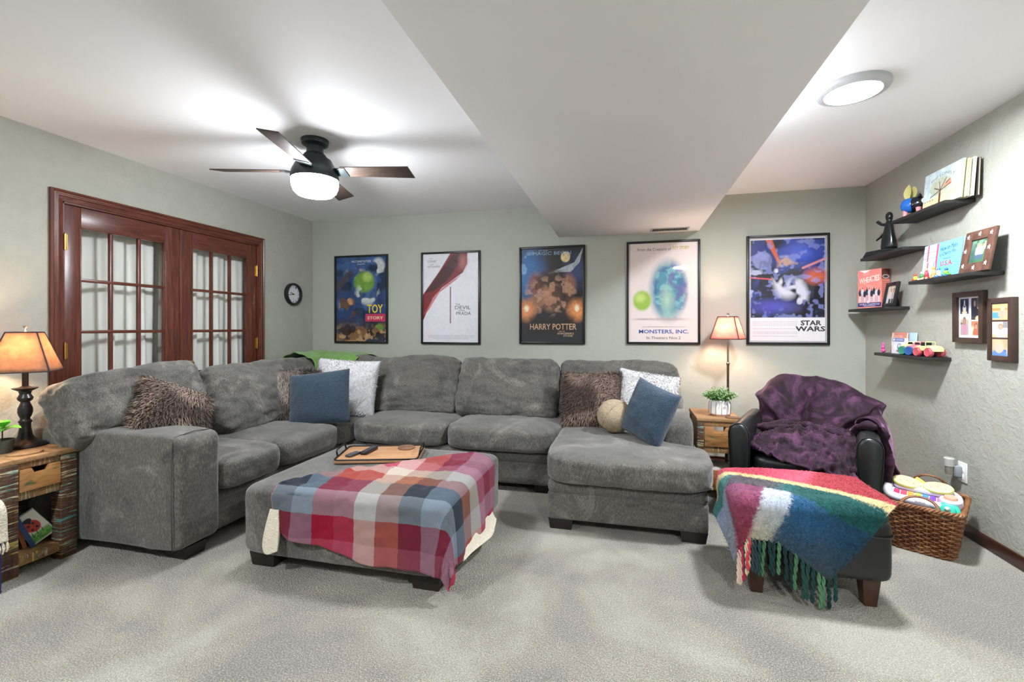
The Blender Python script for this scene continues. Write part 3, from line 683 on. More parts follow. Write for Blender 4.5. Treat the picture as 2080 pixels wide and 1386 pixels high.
# ------------------------------------------------------------------ loose cushions
BROWN = ('4b3a32', '7d685b', 'c0ab9c')
g = 'scatter cushions on the sofa'
p = pillow('fur_cushion', 'brown shaggy fur cushion slumped behind the left sofa arm', 'cushion', simple('fur_base', '5a473d', .9), .40, .42, .25, (-2.700, 2.225, .690), (-30, 26, 72), g, .05, 2); fur(p, 9000, .042, ('4a3a30', '8f7868', 'dcc6b4'), (0, 0, -1), .0022, 3, pcol='2e221c', patch=.15)
p = pillow('fur_cushion', 'grey-brown shaggy fur cushion in the sofa corner beside the navy one', 'cushion', simple('fur_base', '5a473d', .9), .48, .44, .17, (-2.685, 3.285, .675), (-20, 4, 50), g, .05, 4); fur(p, 10000, .040, ('453a34', '83756c', 'c3b7ad'), (0, 0, -1), .0022, 5, pcol='2c231e', patch=.05)
p = pillow('white_cushion', 'square white plush cushion standing in the sofa corner', 'cushion', simple('white_plush', 'cfcfd0', .95, bump=.6, bscale=70, bdist=.006), .56, .50, .17, (-2.385, 3.560, .715), (-14, 3, 12), g, .05, 6); fur(p, 9000, .014, ('b4b4b8', 'cccccf', 'dcdce0'), (0, 0, -1), .0026, 7)
t = NT('navy_ribbed'); v = t.coord((40, 1, 150)); h = t.noise(v, 1.0, 3, .6, .5); t.base(t.ramp(h, [(.3, '1a2a38'), (.7, '2b4254')])); t.set(rough=.9, sheen=.3); t.bump(h, .9, .006); M_NAVY = t.m
t = NT('navy_sherpa'); v = t.coord(); h = t.noise(v, 140, 3, .7); t.base(t.ramp(h, [(.3, '16283a'), (.55, '263f54'), (.75, '46627a')])); t.set(rough=.95, sheen=.3); t.bump(h, 1.0, .006); M_NAVY2 = t.m
pillow('navy_cushion', 'navy blue ribbed square cushion leaning on the white plush one', 'cushion', M_NAVY, .50, .43, .14, (-2.385, 3.200, .672), (-16, -7, 12), g, .03, 8)
p = pillow('fur_cushion', 'dark brown fur cushion standing at the chaise beside the round one', 'cushion', simple('fur_base', '5a473d', .9), .46, .42, .16, (-.265, 3.645, .680), (-14, 0, -2), g, .04, 9); fur(p, 10000, .036, ('3f2d25', '7c6558', 'b9a394'), (-.6, 0, -.7), .0022, 10, pcol='2b1d17', patch=.0)
p = pillow('white_cushion', 'white plush cushion tilted behind the navy one on the chaise', 'cushion', simple('white_plush', 'cfcfd0', .95), .47, .42, .16, (.150, 3.700, .690), (-16, 9, 4), g, .06, 11); fur(p, 8000, .016, ('b8b6b4', 'cecccb', 'dedddb'), (0, 0, -1), .0026, 12)
pillow('navy_cushion', 'navy blue fleecy cushion standing on its corner against the chaise arm', 'cushion', M_NAVY2, .36, .385, .15, (.145, 3.215, .668), (-16, 15, -44), g, .05, 13)
t = NT('beige_boucle'); v = t.coord(); h = t.noise(v, 120, 3, .7); t.base(t.ramp(h, [(.3, '8f7f66'), (.6, 'b3a287'), (.8, 'c9b99e')])); t.set(rough=.95); t.bump(h, .9, .005); M_BOUCLE = t.m
ball = thing('round_cushion', 'round beige ball cushion on the chaise', 'cushion', (-.085, 3.40, .485), 0, g)
bm = cushion_mesh(.245, .24, .235, 2.0, 20, wr=.004, wsc=12); MB().bm(bm, Matrix.Translation((0, 0, .1175))).build('ball', M_BOUCLE, ball, smooth=180)
for ax, an in (('Y', 35), ('Y', -40)):
    Mx = Matrix.Translation((0, 0, .1175)) @ Matrix.Rotation(R(an), 4, 'Y') @ Matrix.Rotation(R(62), 4, 'Z'); MB().tube([(.1225 * math.cos(2 * PI * i / 40), 0, .1205 * math.sin(2 * PI * i / 40)) for i in range(40)], .0022, 5, True, M=Mx).build('seam', simple('seam_beige', 'a59679', .9), ball, smooth=180)
# green throw over the corner back
M_GREEN = simple('green_jersey', '5f8c3a', .9, c2='6c9a46', scale=9, bump=.2, bscale=260, sheen=.3)
gc = [[(-3.335, 3.80, .80), (-3.30, 3.83, .905), (-3.20, 3.84, .975), (-3.05, 3.80, .985), (-2.90, 3.78, .93), (-2.84, 3.76, .80)],
      [(-3.33, 4.12, .82), (-3.28, 4.15, .93), (-3.15, 4.12, .995), (-3.02, 4.04, .990), (-2.90, 3.94, .94), (-2.84, 3.86, .82)],
      [(-3.02, 4.34, .80), (-3.02, 4.30, .93), (-2.98, 4.20, .990), (-2.93, 4.08, .990), (-2.86, 3.94, .945), (-2.80, 3.85, .84)],
      [(-2.62, 4.35, .80), (-2.62, 4.31, .92), (-2.62, 4.20, .980), (-2.62, 4.08, .982), (-2.62, 3.94, .935), (-2.62, 3.86, .85)],
      [(-2.50, 4.35, .79), (-2.50, 4.31, .915), (-2.51, 4.20, .970), (-2.52, 4.08, .972), (-2.53, 3.95, .93), (-2.53, 3.88, .86)]]
P = sheet(gc, 60, 50); N = grid_normals(P)
for i in range(60):
    for j in range(50): P[i, j] += N[i, j] * (.010 * fbm(P[i, j], 7, 2) + .006 * math.sin(P[i, j][0] * 55 + P[i, j][1] * 20) * (.4 + .6 * j / 50))
o = uvgrid('green_throw', P, None, [M_GREEN], None, .004); tag(o, 'bright green jersey blanket draped over the sofa corner back', 'blanket')

# ------------------------------------------------------------------ left side table and what stands on it
TX0, TX1, TY0, TY1, TT = -3.405, -2.930, 1.552, 1.876, .585
lt = thing('side_table', 'rustic reclaimed wood side table left of the sofa arm with lamp and books', 'side table', ((TX0 + TX1) / 2, (TY0 + TY1) / 2, 0))
MB().box(TX0, TX1 + .004, TY0 - .004, TY1 + .004, TT - .024, TT, .003).build('table_top', M_RECTOP, lt, True)
LG = .074
for x in (TX0 + .004, TX1 - LG):
    for y in (TY0, TY1 - LG): MB().box(x, x + LG, y, y + LG, 0, TT - .024, .003).build('leg', M_RECV, lt, True)
XF = TX1 - .008
MB().box(XF - .03, XF, TY0 + LG, TY1 - LG, .528, TT - .024, .002).build('front_rail', M_RECY, lt, True)
MB().box(XF - .03, XF, TY0 + LG, TY1 - LG, .372, .412, .002).build('front_rail', M_RECY, lt, True)
MB().box(XF - .03, XF, TY0 + LG, TY1 - LG, .045, .090, .002).build('front_rail', M_RECY, lt, True)
def drawer(parent, u0, u1, z0, z1, face, th, mat, axis, world=True):
    c = (u0 + u1) / 2; nw, nd = (u1 - u0) * .22, .026
    poly = [(u0, z0), (u1, z0), (u1, z1), (c + nw, z1), (c + nw * .68, z1 - nd), (c - nw * .68, z1 - nd), (c - nw, z1), (u0, z1)]
    return MB().prism(poly, face - th, face, axis, bev=.002).build('drawer', mat, parent, world)
drawer(lt, TY0 + LG + .003, TY1 - LG - .003, .415, .526, XF + .012, .022, M_DRAWERY, 'x')
MB().box(TX0 + LG, XF - .03, TY0 + .012, TY1 - .012, .40, .41).build('drawer_box', M_DARK, lt, True)
MB().box(TX0 + .02, XF - .03, TY0 + .02, TY1 - .02, .068, .088, .002).build('shelf', M_RECTOP, lt, True)
for y0 in (TY0 + .010, TY1 - .028): 
    MB().box(TX0 + LG, TX1 - LG, y0, y0 + .018, .372, TT - .024, .002).build('side_panel', M_RECX, lt, True)
    MB().box(TX0 + LG, TX1 - LG, y0, y0 + .018, .045, .090, .002).build('side_rail', M_RECX, lt, True)
def shade(parent, z0, z1, b, tp, mat, trim, rot=0, n=4):
    """four panelled lamp shade with dark trim at the corners and rims"""
    Mr = Matrix.Rotation(rot, 4, 'Z'); nz = 10; ns = 10
    for k in range(4):
        P = np.zeros((ns, nz, 3)); a0, a1 = PI / 4 + k * PI / 2, PI / 4 + (k + 1) * PI / 2
        for i in range(ns):
            for j in range(nz):
                f = j / (nz - 1); r_ = (b + (tp - b) * f) * .7071; s = i / (ns - 1)
                x = r_ * (math.cos(a0) * (1 - s) + math.cos(a1) * s); y = r_ * (math.sin(a0) * (1 - s) + math.sin(a1) * s); bul = 1 + .09 * (1 - (2 * s - 1) ** 2)
                P[i, j] = (Mr @ Vector((x * bul, y * bul, z0 + (z1 - z0) * f)))[:]
        uvgrid('shade_panel', P, None, [mat], parent, .0012, world=False)
        MB().tube([P[0, j] for j in range(nz)], .0035, 6).build('shade_trim', trim, parent)
        MB().tube([P[i, 0] for i in range(ns)], .003, 6).build('shade_trim', trim, parent)
        MB().tube([P[i, -1] for i in range(ns)], .0035, 6).build('shade_trim', trim, parent)
def bulb(parent, z, watts, col, r=.03):
    b = MB().lathe([(.012, -.05), (.014, -.03), (.026, -.01), (.030, .01), (.024, .030), (.010, .040), (.001, .041)], 20, (0, 0, z), cap=False).build('bulb', emis('bulb_glow_' + parent.name, col, watts * 4), parent, smooth=180)
    return b
M_TRIMDK = simple('shade_trim_dark', '2e2028', .7)
lamp = thing('table_lamp', 'dark turned table lamp with a glowing brown four-sided shade, on the left side table', 'lamp', (-3.215, 1.812, TT))
MB().lathe([(.001, 0), (.086, 0), (.090, .006), (.086, .014), (.062, .026), (.040, .042), (.030, .062), (.024, .100), (.024, .128), (.028, .134), (.028, .140), (.022, .146), (.020, .156), (.026, .168), (.031, .190), (.030, .212), (.021, .235), (.019, .245), (.030, .256), (.033, .268), (.027, .280), (.023, .288), (.027, .304), (.052, .318), (.054, .322), (.026, .325), (.016, .332)], 40).build('base', M_LAMPBASE, lamp)
MB().lathe([(.001, .325), (.0135, .325), (.0135, .47), (.001, .47)], 16).build('stem', M_LAMPBASE, lamp)
shade(lamp, .415, .628, .255, .122, M_SHADEL, M_TRIMDK, R(46))
bulb(lamp, .53, LAMP_L, 'ffd9b0')
hp = MB(); hp.tube([(-.055, 0, .628), (-.05, 0, .60), (0, 0, .628), (.05, 0, .60), (.055, 0, .628)], .0016, 5); hp.tube([(0, 0, .470), (0, 0, .640)], .002, 6); hp.build('harp', M_BLACKMETAL, lamp)
fn = MB(); fn.lathe([(.004, .628), (.007, .634), (.004, .642), (.003, .65)], 12)
for s in (-1, 1): fn.tube([(0, 0, .648), (s * .006, 0, .658), (s * .013, 0, .663)], [.004, .006, .002], 8)
fn.build('finial', M_STEEL, lamp)
M_POT = simple('ribbed_grey_pot', '3c3f3a', .55, c2='4a4d47', scale=20); M_LEAF = simple('leaf_bright_green', '4aa52c', .4, c2='7cca4a', scale=14); M_SOIL = simple('soil', '2a211b', .95)
def leaf_mesh(L, Wd, droop=.25, n=7):
    P = np.zeros((n, 5, 3))
    for i in range(n):
        f = i / (n - 1); wd = Wd * math.sin(PI * min(.98, f * .93 + .05)) ** .75
        for j in range(5): s = j / 2 - 1; P[i, j] = (s * wd / 2, f * L, -droop * L * f * f + .12 * abs(s) * wd)
    return P
pl = thing('potted_plant', 'small bright green leafy plant in a dark ribbed pot on the left table', 'plant', (-3.155, 1.682, TT))
pm = MB(); prof = [(.001, 0), (.036, 0), (.043, .03), (.047, .062), (.049, .070), (.044, .070), (.041, .056), (.001, .056)]; pm.lathe(prof, 36); pm.build('pot', M_POT, pl)
MB().lathe([(.042, .055), (.02, .060), (.001, .061)], 20, cap=False).build('soil', M_SOIL, pl)
MB().tube([(0, 0, .058), (.004, 0, .085), (0, .002, .118)], .003, 6).build('stem', simple('plant_stem', '3f3524', .7), pl)
for k, (az, el, L) in enumerate(((10, 25, .085), (80, 10, .080), (150, 30, .075), (215, 5, .080), (290, 20, .085), (45, 50, .06), (250, 48, .06))):
    Mx = Matrix.Translation((0, 0, .112 + .004 * k)) @ Matrix.Rotation(R(az), 4, 'Z') @ Matrix.Rotation(R(el), 4, 'X'); MB().grid(leaf_mesh(L, .058, .35), Mx).build('leaf', M_LEAF, pl, smooth=180)
o = MB().prism([(.055 * math.cos(a) * 1.25, .055 * math.sin(a)) for a in np.linspace(0, 2 * PI, 28, endpoint=False)], 0, .009, 'z', bev=.002).build('wood_slice', simple('pale_wood_slice', 'b58f64', .5, c2='8b6844', scale=20), None)
o.location = (-3.025, 1.705, TT); o.rotation_euler = (0, 0, R(75)); tag(o, 'oval wooden slice coaster at the edge of the left table', 'coaster')
# books on the lower shelf
def book(name, lab, cat, loc, rot, w_, h_, th, cover, spine=None, group=None, pages='efe6d2'):
    """w_ wide (x), th thick (y), h_ tall (z); spine at -x side; front cover at -y; origin at the bottom centre"""
    b = thing(name, lab, cat, loc, 0, group); b.rotation_euler = rot
    c_ = simple('cover_' + cover, cover, .4)
    MB().box(-w_ / 2 + .002, w_ / 2 - .003, -th / 2 + .0015, th / 2 - .0015, .003, h_ - .003).build('pages', simple('paper_' + pages, pages, .8), b)
    m = MB(); m.box(-w_ / 2, w_ / 2, -th / 2, -th / 2 + .002, 0, h_); m.box(-w_ / 2, w_ / 2, th / 2 - .002, th / 2, 0, h_); m.build('cover', c_, b)
    MB().box(-w_ / 2 - .001, -w_ / 2 + .002, -th / 2, th / 2, 0, h_).build('spine', simple('cover_' + (spine or cover), spine or cover, .4), b); return b
SZ = .0885
bk = book('book', 'white book with a ladybird on its cover leaning on the table shelf', 'book', (-3.020, 1.785, SZ + .030), (0, R(0), R(90)), .105, .165, .026, 'e9e6dc', group='books on the left table shelf')
bk.rotation_euler = (R(0), R(-33), R(64))
pc = Pic(.101, .159, .002, 'ece8dc'); pc.rect(0, 0, 1, .30, '4f8f3a', .1); pc.blot(9, .5, '7fb95a', 3, .8, mask=(pc.V < .3)); pc.ell(.52, .55, .30, .22, 'c0392b', .08); pc.ell(.52, .78, .17, .08, '1a1616', .1)
for x, y in ((.40, .60), (.62, .62), (.42, .44), (.64, .46), (.53, .68)): pc.ell(x, y, .055, .045, '1a1616', .2)
for x in (.3, .5, .72): pc.line(x, .36, x - .05, .22, .02, '1a1616')
pc.build('print', bk, -.0505, .003, -.0136)
for i, (cov, sp, y, tl, rz, wd, ht, th, lab) in enumerate((('24518c', '1d3f70', 1.668, 20, 78, .17, .215, .018, 'slim blue book tilted on the left table shelf'), ('c9772e', 'a85a20', 1.710, 12, 80, .14, .165, .016, 'orange book tucked behind the blue one on the shelf'), ('6f2a2a', '4d1d1d', 1.648, 24, 82, .16, .235, .014, 'dark red book standing behind the leg on the shelf'), ('3d4a63', '2b3548', 1.690, 17, 75, .16, .20, .014, 'slate grey-blue book in the shelf row'))):
    b = book('book', lab, 'book', (-3.080 - .014 * i, 1.768 - .026 * i, SZ + .006), (R(-tl), 0, R(151)), wd, ht, th, cov, sp, 'books on the left table shelf')
# knitted cloth with tassels at the photo's left edge
sb = thing('storage_bin', 'blue storage bin at the far left edge before the side table', 'bin', (-3.02, 1.37, 0))
M_BINB = simple('bin_blue', '1a2c66', .5)
for x0, x1, y0, y1 in ((-3.20, -2.872, 1.24, 1.252), (-3.20, -2.872, 1.490, 1.502), (-3.20, -3.188, 1.252, 1.49), (-2.884, -2.872, 1.252, 1.49)): MB().box(x0, x1, y0, y1, .004, .425, .003).build('side', M_BINB, sb, True)
MB().box(-3.19, -2.88, 1.25, 1.49, 0, .012).build('bottom', M_BINB, sb, True)
MB().tube([(-3.04 + a, 1.371 + b, .425) for a, b in rrect(.335, .267, .02, 3)], .008, 6, True).build('rim', M_BINB, sb, True)
kn = thing('tasselled_cloth', 'cream tasselled cloth hanging over the blue bin at the left edge', 'cloth', (-2.85, 1.49, .30))
kc = sheet([[(-3.05, 1.36, .442), (-2.92, 1.36, .445), (-2.868, 1.37, .41), (-2.860, 1.375, .30), (-2.855, 1.38, .25)], [(-3.05, 1.43, .445), (-2.92, 1.44, .445), (-2.862, 1.45, .40), (-2.856, 1.45, .30), (-2.850, 1.45, .25)], [(-3.05, 1.50, .442), (-2.92, 1.50, .440), (-2.864, 1.503, .40), (-2.858, 1.505, .30), (-2.853, 1.505, .25)]], 16, 30); uvgrid('cloth', kc, None, [M_SHERPA], kn, .008)
for i in range(9):
    x = 1.385 + i * .0145; MB().tube([(-2.852, x, .255), (-2.846, x + .003, .222), (-2.848, x - .002, .190 + .006 * (i % 3))], [.004, .006, .004], 6).build('tassel', M_SHERPA, kn, True)
sb.location.x += .054; kn.location.x += .066
# ------------------------------------------------------------------ right side table, its plant, the floor lamp, the crate
RX0, RX1, RY0, RY1 = .497, .795, 3.565, 3.985
rt = thing('side_table', 'small reclaimed wood side table with one drawer between the chaise and the armchair', 'side table', ((RX0 + RX1) / 2, (RY0 + RY1) / 2, 0))
MB().box(RX0 - .004, RX1 + .004, RY0 - .004, RY1, TT - .024, TT, .003).build('table_top', M_RECTOP, rt, True)
for x in (RX0, RX1 - .045):
    for y in (RY0, RY1 - .045): MB().box(x, x + .045, y, y + .045, .33, TT - .024, .002).build('corner_post', M_RECV, rt, True)
    for y in (RY0 + .010, RY1 - .03): MB().box(x + .010, x + .030, y, y + .02, 0, .33, .001).build('leg', M_BLACKMETAL, rt, True)
for z0, z1 in ((.525, TT - .024), (.335, .378)): MB().box(RX0 + .045, RX1 - .045, RY0 + .004, RY0 + .03, z0, z1, .002).build('front_rail', M_RECX, rt, True)
drawer(rt, RX0 + .048, RX1 - .048, .381, .522, RY0 + .016, .020, M_DRAWERX, 'y')
for x in (RX0 + .006, RX1 - .022): MB().box(x, x + .016, RY0 + .045, RY1 - .045, .335, TT - .024, .002).build('side_panel', M_RECY, rt, True)
MB().box(RX0 + .02, RX1 - .02, RY0 + .04, RY1 - .02, .336, .346).build('drawer_box', M_DARK, rt, True)
MB().box(RX0 + .008, RX1 - .008, RY0 + .02, RY1 - .01, .060, .075, .002).build('shelf', M_RECX, rt, True)
MB().box(RX0 + .012, RX1 - .012, RY1 - .03, RY1 - .015, .24, .275, .002).build('back_rail', simple('red_brown_rail', '7a3f28', .5), rt, True)
cr = thing('wooden_crate', 'small orange-brown wooden crate with a black bail handle under the right table', 'crate', (.655, 3.70, .0755))
M_CRATE = m_wood('crate_wood', '8a4e2c', 'b0703f', 'c48550', stretch=(2, 14, 14), rough=.5)
for y0 in (-.10, .088): MB().box(-.10, .10, y0, y0 + .012, 0, .125, .002).build('board', M_CRATE, cr)
for x0 in (-.10, .088): MB().box(x0, x0 + .012, -.088, .088, 0, .150, .002).build('board', M_CRATE, cr)
MB().box(-.088, .088, -.088, .088, 0, .010).build('bottom', M_CRATE, cr)
MB().tube([(-.105, 0, .09), (-.105, 0, .14)] + [(-.105 * math.cos(a), 0, .14 + .055 * math.sin(a)) for a in np.linspace(.2, PI - .2, 9)] + [(.105, 0, .14), (.105, 0, .09)], .004, 6).build('bail_handle', M_BLACKMETAL, cr)
o = blk('folded_cloth', .575, .735, 3.62, 3.78, .10, .235, 4, .012, 10, (0, 0, 0), 41, parent=None, mat=simple('cream_cloth', 'd8d2c4', .9)); tag(o, 'folded cream cloth stuffed in the wooden crate', 'cloth')
pot = thing('potted_plant', 'bushy green and white plant in a white faceted pot on the right table', 'plant', (.672, 3.70, TT))
n = 12; vs = []; fs = []
for z, r_ in ((0, .064), (.012, .068), (.018, .073), (.085, .076), (.108, .070), (.118, .070)):
    for i in range(n): a = 2 * PI * i / n; vs.append((r_ * math.cos(a), r_ * math.sin(a), z))
for k in range(5):
    for i in range(n): fs.append((k * n + i, k * n + (i + 1) % n, (k + 1) * n + (i + 1) % n, (k + 1) * n + i))
fs.append(tuple(range(n))[::-1]); fs.append(tuple(range(5 * n, 6 * n))); mk('pot', vs, fs, simple('white_ceramic', 'e8e6e4', .3), pot, smooth=20)
for i in range(n): a = 2 * PI * i / n; MB().tube([(.0745 * math.cos(a), .0745 * math.sin(a), .014), (.0765 * math.cos(a), .0765 * math.sin(a), .085), (.0715 * math.cos(a), .0715 * math.sin(a), .106)], .0016, 5).build('rib_line', simple('brown_glaze', '6b5445', .5), pot)
MB().lathe([(.062, 0), (.069, 0), (.0695, .013), (.066, .014)], 24).build('foot_ring', simple('raw_clay', '9c7356', .8), pot)
rng = random.Random(5); lv = [[], []]; 
M_LEAF2 = simple('leaf_soft_green', '3f6e2c', .5, c2='74a552', scale=40); M_BUD = simple('white_bud', 'dfe8d2', .6)
sp = MB(); bud = MB()
for k in range(260):
    a = rng.random() * 2 * PI; e = math.acos(.12 + rng.random() * .88); L = .058 + .028 * rng.random(); d = Vector((math.sin(e) * math.cos(a), math.sin(e) * math.sin(a), math.cos(e)))
    base = Vector((d.x * .045, d.y * .045, .108)); tip = base + d * L * (1.0) + Vector((0, 0, .022)); sp.tube([base, (base + tip) / 2 + Vector((0, 0, .006)), tip], .0009, 4)
    for q in range(4):
        f = .45 + .18 * q; c_ = base.lerp(tip, min(f, 1)); Mx = Matrix.Translation(c_) @ Matrix.Rotation(rng.random() * 6.28, 4, 'Z') @ Matrix.Rotation(rng.uniform(-.6, .9), 4, 'X'); sp.grid(leaf_mesh(.015, .010, .2, 4), Mx)
    if rng.random() < .6: bud.lathe([(.0005, -.003), (.003, 0), (.0005, .003)], 6, tip[:])
tag(sp.build('foliage', M_LEAF2, pot, smooth=180), kind='stuff'); tag(bud.build('buds', M_BUD, pot, smooth=180), kind='stuff')
o = MB().prism([(.042 * math.cos(a) * 1.2, .042 * math.sin(a)) for a in np.linspace(0, 2 * PI, 24, endpoint=False)], 0, .008, 'z', bev=.002).build('wood_slice', simple('dark_wood_slice', '7d5a3c', .5, c2='5f4430', scale=20), None); o.location = (.745, 3.612, TT); tag(o, 'oval brown wooden slice coaster in front of the white pot', 'coaster')
fl = thing('floor_lamp', 'slim metal floor lamp with a glowing rose four-sided shade behind the right table', 'lamp', (.830, 4.215, 0))
MB().lathe([(.001, 0), (.12, 0), (.122, .008), (.11, .018), (.03, .026), (.015, .04), (.001, .04)], 40).build('base', M_STEEL, fl)
MB().lathe([(.001, .03), (.010, .03), (.010, .92), (.014, .925), (.014, .94), (.008, .945), (.008, 1.26), (.001, 1.26)], 16).build('pole', M_STEEL, fl)
shade(fl, 1.142, 1.330, .225, .128, M_SHADER, M_TRIMDK, R(64))
bulb(fl, 1.235, LAMP_R, 'ffdfc4')
MB().tube([(0, 0, 1.26), (0, 0, 1.345)], .002, 6).build('harp', M_STEEL, fl)
MB().lathe([(.004, 1.335), (.010, 1.342), (.010, 1.356), (.004, 1.362), (.001, 1.363)], 16).build('finial', M_STEEL, fl)

# ------------------------------------------------------------------ leather armchair (local: x across, y to the back, z up)
ch = thing('armchair', 'black leather armchair in the right corner under a purple blanket', 'armchair', (.985, 3.030, 0), R(-22))
def armprof(s):   # outline of an arm seen from the front, s = side
    return [(s * x, z) for x, z in ((.272, .12), (.272, .40), (.266, .52), (.272, .590), (.290, .622), (.318, .634), (.350, .630), (.376, .610), (.386, .575), (.384, .50), (.374, .36), (.366, .20), (.362, .12))]
for s in (-1, 1):
    a = MB().prism(armprof(s), .0, .70, 'y', bev=.018).build('arm', M_LEATHER, ch, smooth=50)
    pp = [(x, -.002, z) for x, z in [(p_[0] * 1.0, p_[1]) for p_ in armprof(s)][1:]]
    MB().tube([(x - s * .0, .012, z) for x, _, z in pp], .0045, 6).build('piping', M_LEATHER, ch)
MB().prism([(-.27, .12), (.27, .12), (.27, .30), (-.27, .30)], .02, .70, 'y', bev=.015).build('seat_base', M_LEATHER, ch)
MB().bm(cushion_mesh(.535, .60, .150, 6, 14, (0, .01, .16), .002, 6, 3), Matrix.Translation((0, .315, .375))).build('seat_cushion', M_LEATHER, ch, smooth=180)
bp = [(.285 * math.sin(a) * 1.0, .50 + .320 * math.cos(a) ** .8 if math.cos(a) > 0 else .50) for a in np.linspace(-PI / 2, PI / 2, 17)]
bpoly = [(-.285, .15)] + bp + [(.285, .15)]
Mb = Matrix.Translation((0, .60, 0)) @ Matrix.Rotation(R(-7), 4, 'X'); MB().prism(bpoly, 0, .16, 'y', M=Mb, bev=.035).build('backrest', M_LEATHER, ch, smooth=60)
for x, y in ((-.30, .06), (.30, .06), (-.30, .66), (.30, .66)):
    MB().add([(x + a * s_, y + b * s_, z) for z, s_ in ((0, .020), (.13, .030)) for a, b in ((-1, -1), (1, -1), (1, 1), (-1, 1))], [(3, 2, 1, 0), (4, 5, 6, 7), (0, 1, 5, 4), (1, 2, 6, 5), (2, 3, 7, 6), (3, 0, 4, 7)]).build('leg', M_CHAIRLEG, ch)
# purple blanket
t = NT('purple_velvet'); v = t.coord(); h = t.noise(v, 7, 5, .65, .8); f = t.noise(v, 160, 3, .7)
t.base(t.mix(.4, t.ramp(h, [(.38, '1b0e18'), (.5, '2e1828'), (.66, '5c3654')]), t.ramp(f, [(.3, '555555'), (.7, 'aaaaaa')]), 'OVERLAY')); t.set(rough=.75, spec=.25, sheen=.55, sheenr=.3)
t.b.inputs['Sheen Tint'].default_value = rgba('c99ac0'); t.bump(f, .4, .004); M_PURPLE = t.m
pb = thing('purple_blanket', 'crumpled purple plush blanket thrown over the black armchair', 'blanket', (.985, 3.030, 0), R(-22))
rows = []
xs = [-.285, -.235, -.16, -.05, .08, .20, .31]
tops = [.690, .815, .868, .862, .850, .825, .760]
def brow(k):
    out = []
    for i, x in enumerate(xs):
        zt = tops[i]
        out.append([(x * .97, .845, zt - .34), (x * .98, .835, zt - .05), (x, .77, zt + .010), (x, .665, zt - .03), (x * .96 - .01, .60, zt - .16), (x * .86 - .02, .555, .47 + .28 * (zt - .45)), (x * .70 - .03, .49, .475), (x * .68 - .04, .40, .478)][k])
    drp = [(.385, .80, .42), (.395, .78, .62), (.372, .74, .70), (.360, .66, .68), (.345, .60, .645), (.325, .52, .625), (.300, .44, .600), (.26, .36, .52)][k]
    drp2 = [(.400, .78, .20), (.425, .70, .32), (.430, .62, .46), (.428, .54, .57), (.415, .48, .612), (.385, .40, .648), (.350, .32, .655), (.310, .27, .640)][k]
    drp3 = [(.410, .76, .12), (.445, .66, .14), (.455, .56, .18), (.455, .47, .26), (.448, .40, .36), (.430, .33, .48), (.405, .27, .58), (.37, .22, .645)][k]
    return out + [drp, drp2, drp3]
ctrl = [brow(k) for k in range(8)]
P = sheet(ctrl, 90, 120); N = grid_normals(P); 
for i in range(90):
    for j in range(120):
        x, y, z = P[i, j]; th = math.atan2(z - .42, x + .04); rad = math.hypot(z - .42, x + .04)
        fold = (1 - abs(math.sin(th * 4.2 + .5 + .45 * fbm((x, y, z), 3, 4)))) ** 3; am = .052 * min(1, rad / .12) * (1 if z > .45 else .3) * max(.25, min(1, (.90 - z) / .12))
        n_ = N[i, j] if N[i, j][1] < 0 or N[i, j][0] > 0 else N[i, j]
        sgn = -1 if (N[45, 50][1] > 0) else 1
        P[i, j] = P[i, j] + N[i, j] * sgn * (fold * am + .006 * fbm((x, y, z), 8, 7) + .010)
uvgrid('back_drape', P, None, [M_PURPLE], pb, .010, world=False, offset=0)
sc = [[(-.300, .47, .500), (-.325, .36, .505), (-.330, .26, .500), (-.300, .16, .490), (-.25, .07, .485)],
      [(-.20, .52, .535), (-.22, .40, .545), (-.22, .28, .530), (-.19, .14, .505), (-.16, .01, .455)],
      [(-.06, .54, .570), (-.08, .42, .565), (-.08, .28, .560), (-.06, .12, .515), (-.05, -.030, .43)],
      [(.06, .53, .560), (.06, .42, .570), (.07, .28, .560), (.09, .10, .515), (.11, -.045, .42), ],
      [(.18, .48, .550), (.19, .38, .560), (.20, .26, .555), (.21, .10, .50), (.22, -.055, .37)],
      [(.255, .42, .560), (.268, .33, .565), (.268, .22, .540), (.268, .08, .47), (.272, -.050, .30)]]
P = sheet([r_[:5] for r_ in sc], 110, 90); N = grid_normals(P); sgn = 1 if N[55, 40][2] > 0 else -1
for i in range(110):
    for j in range(90):
        x, y, z = P[i, j]; cx_, cy_ = x - .0, y - .48; th = math.atan2(cy_, cx_); rad = math.hypot(cx_, cy_)
        r1 = 1 - abs(fbm((x * 1.2, y * 1.2, 0), 9, 11)) * 2.2; r2 = (1 - abs(math.sin(th * 7 + 1.5 * fbm((x, y, z), 5, 3)))) ** 2
        P[i, j] = P[i, j] + N[i, j] * sgn * (.014 * r1 + .034 * r2 * min(1, rad / .12) + .006 * fbm((x, y, z), 22, 2))
uvgrid('seat_drape', P, None, [M_PURPLE], pb, .010, world=False, offset=0)
def roll(pts, r_, name='fold'):
    q = catmull(pts, 36); MB().tube([tuple(p_ + np.array([.006 * fbm(p_, 25, 1), .006 * fbm(p_, 25, 2), .006 * fbm(p_, 25, 3)])) for p_ in q], [r_ * (.75 + .25 * math.sin(i * .7)) for i in range(36)], 10).build(name, M_PURPLE, pb, smooth=180)
roll([(-.285, .44, .51), (-.315, .30, .535), (-.31, .18, .53), (-.275, .10, .50), (-.22, .05, .485)], .026)
roll([(-.27, .46, .53), (-.20, .42, .575), (-.12, .45, .585), (-.02, .44, .59), (.06, .40, .585), (.16, .36, .575), (.24, .34, .57)], .030)
roll([(-.30, .40, .54), (-.24, .34, .565), (-.16, .33, .575), (-.08, .34, .585), (.02, .32, .58)], .026)
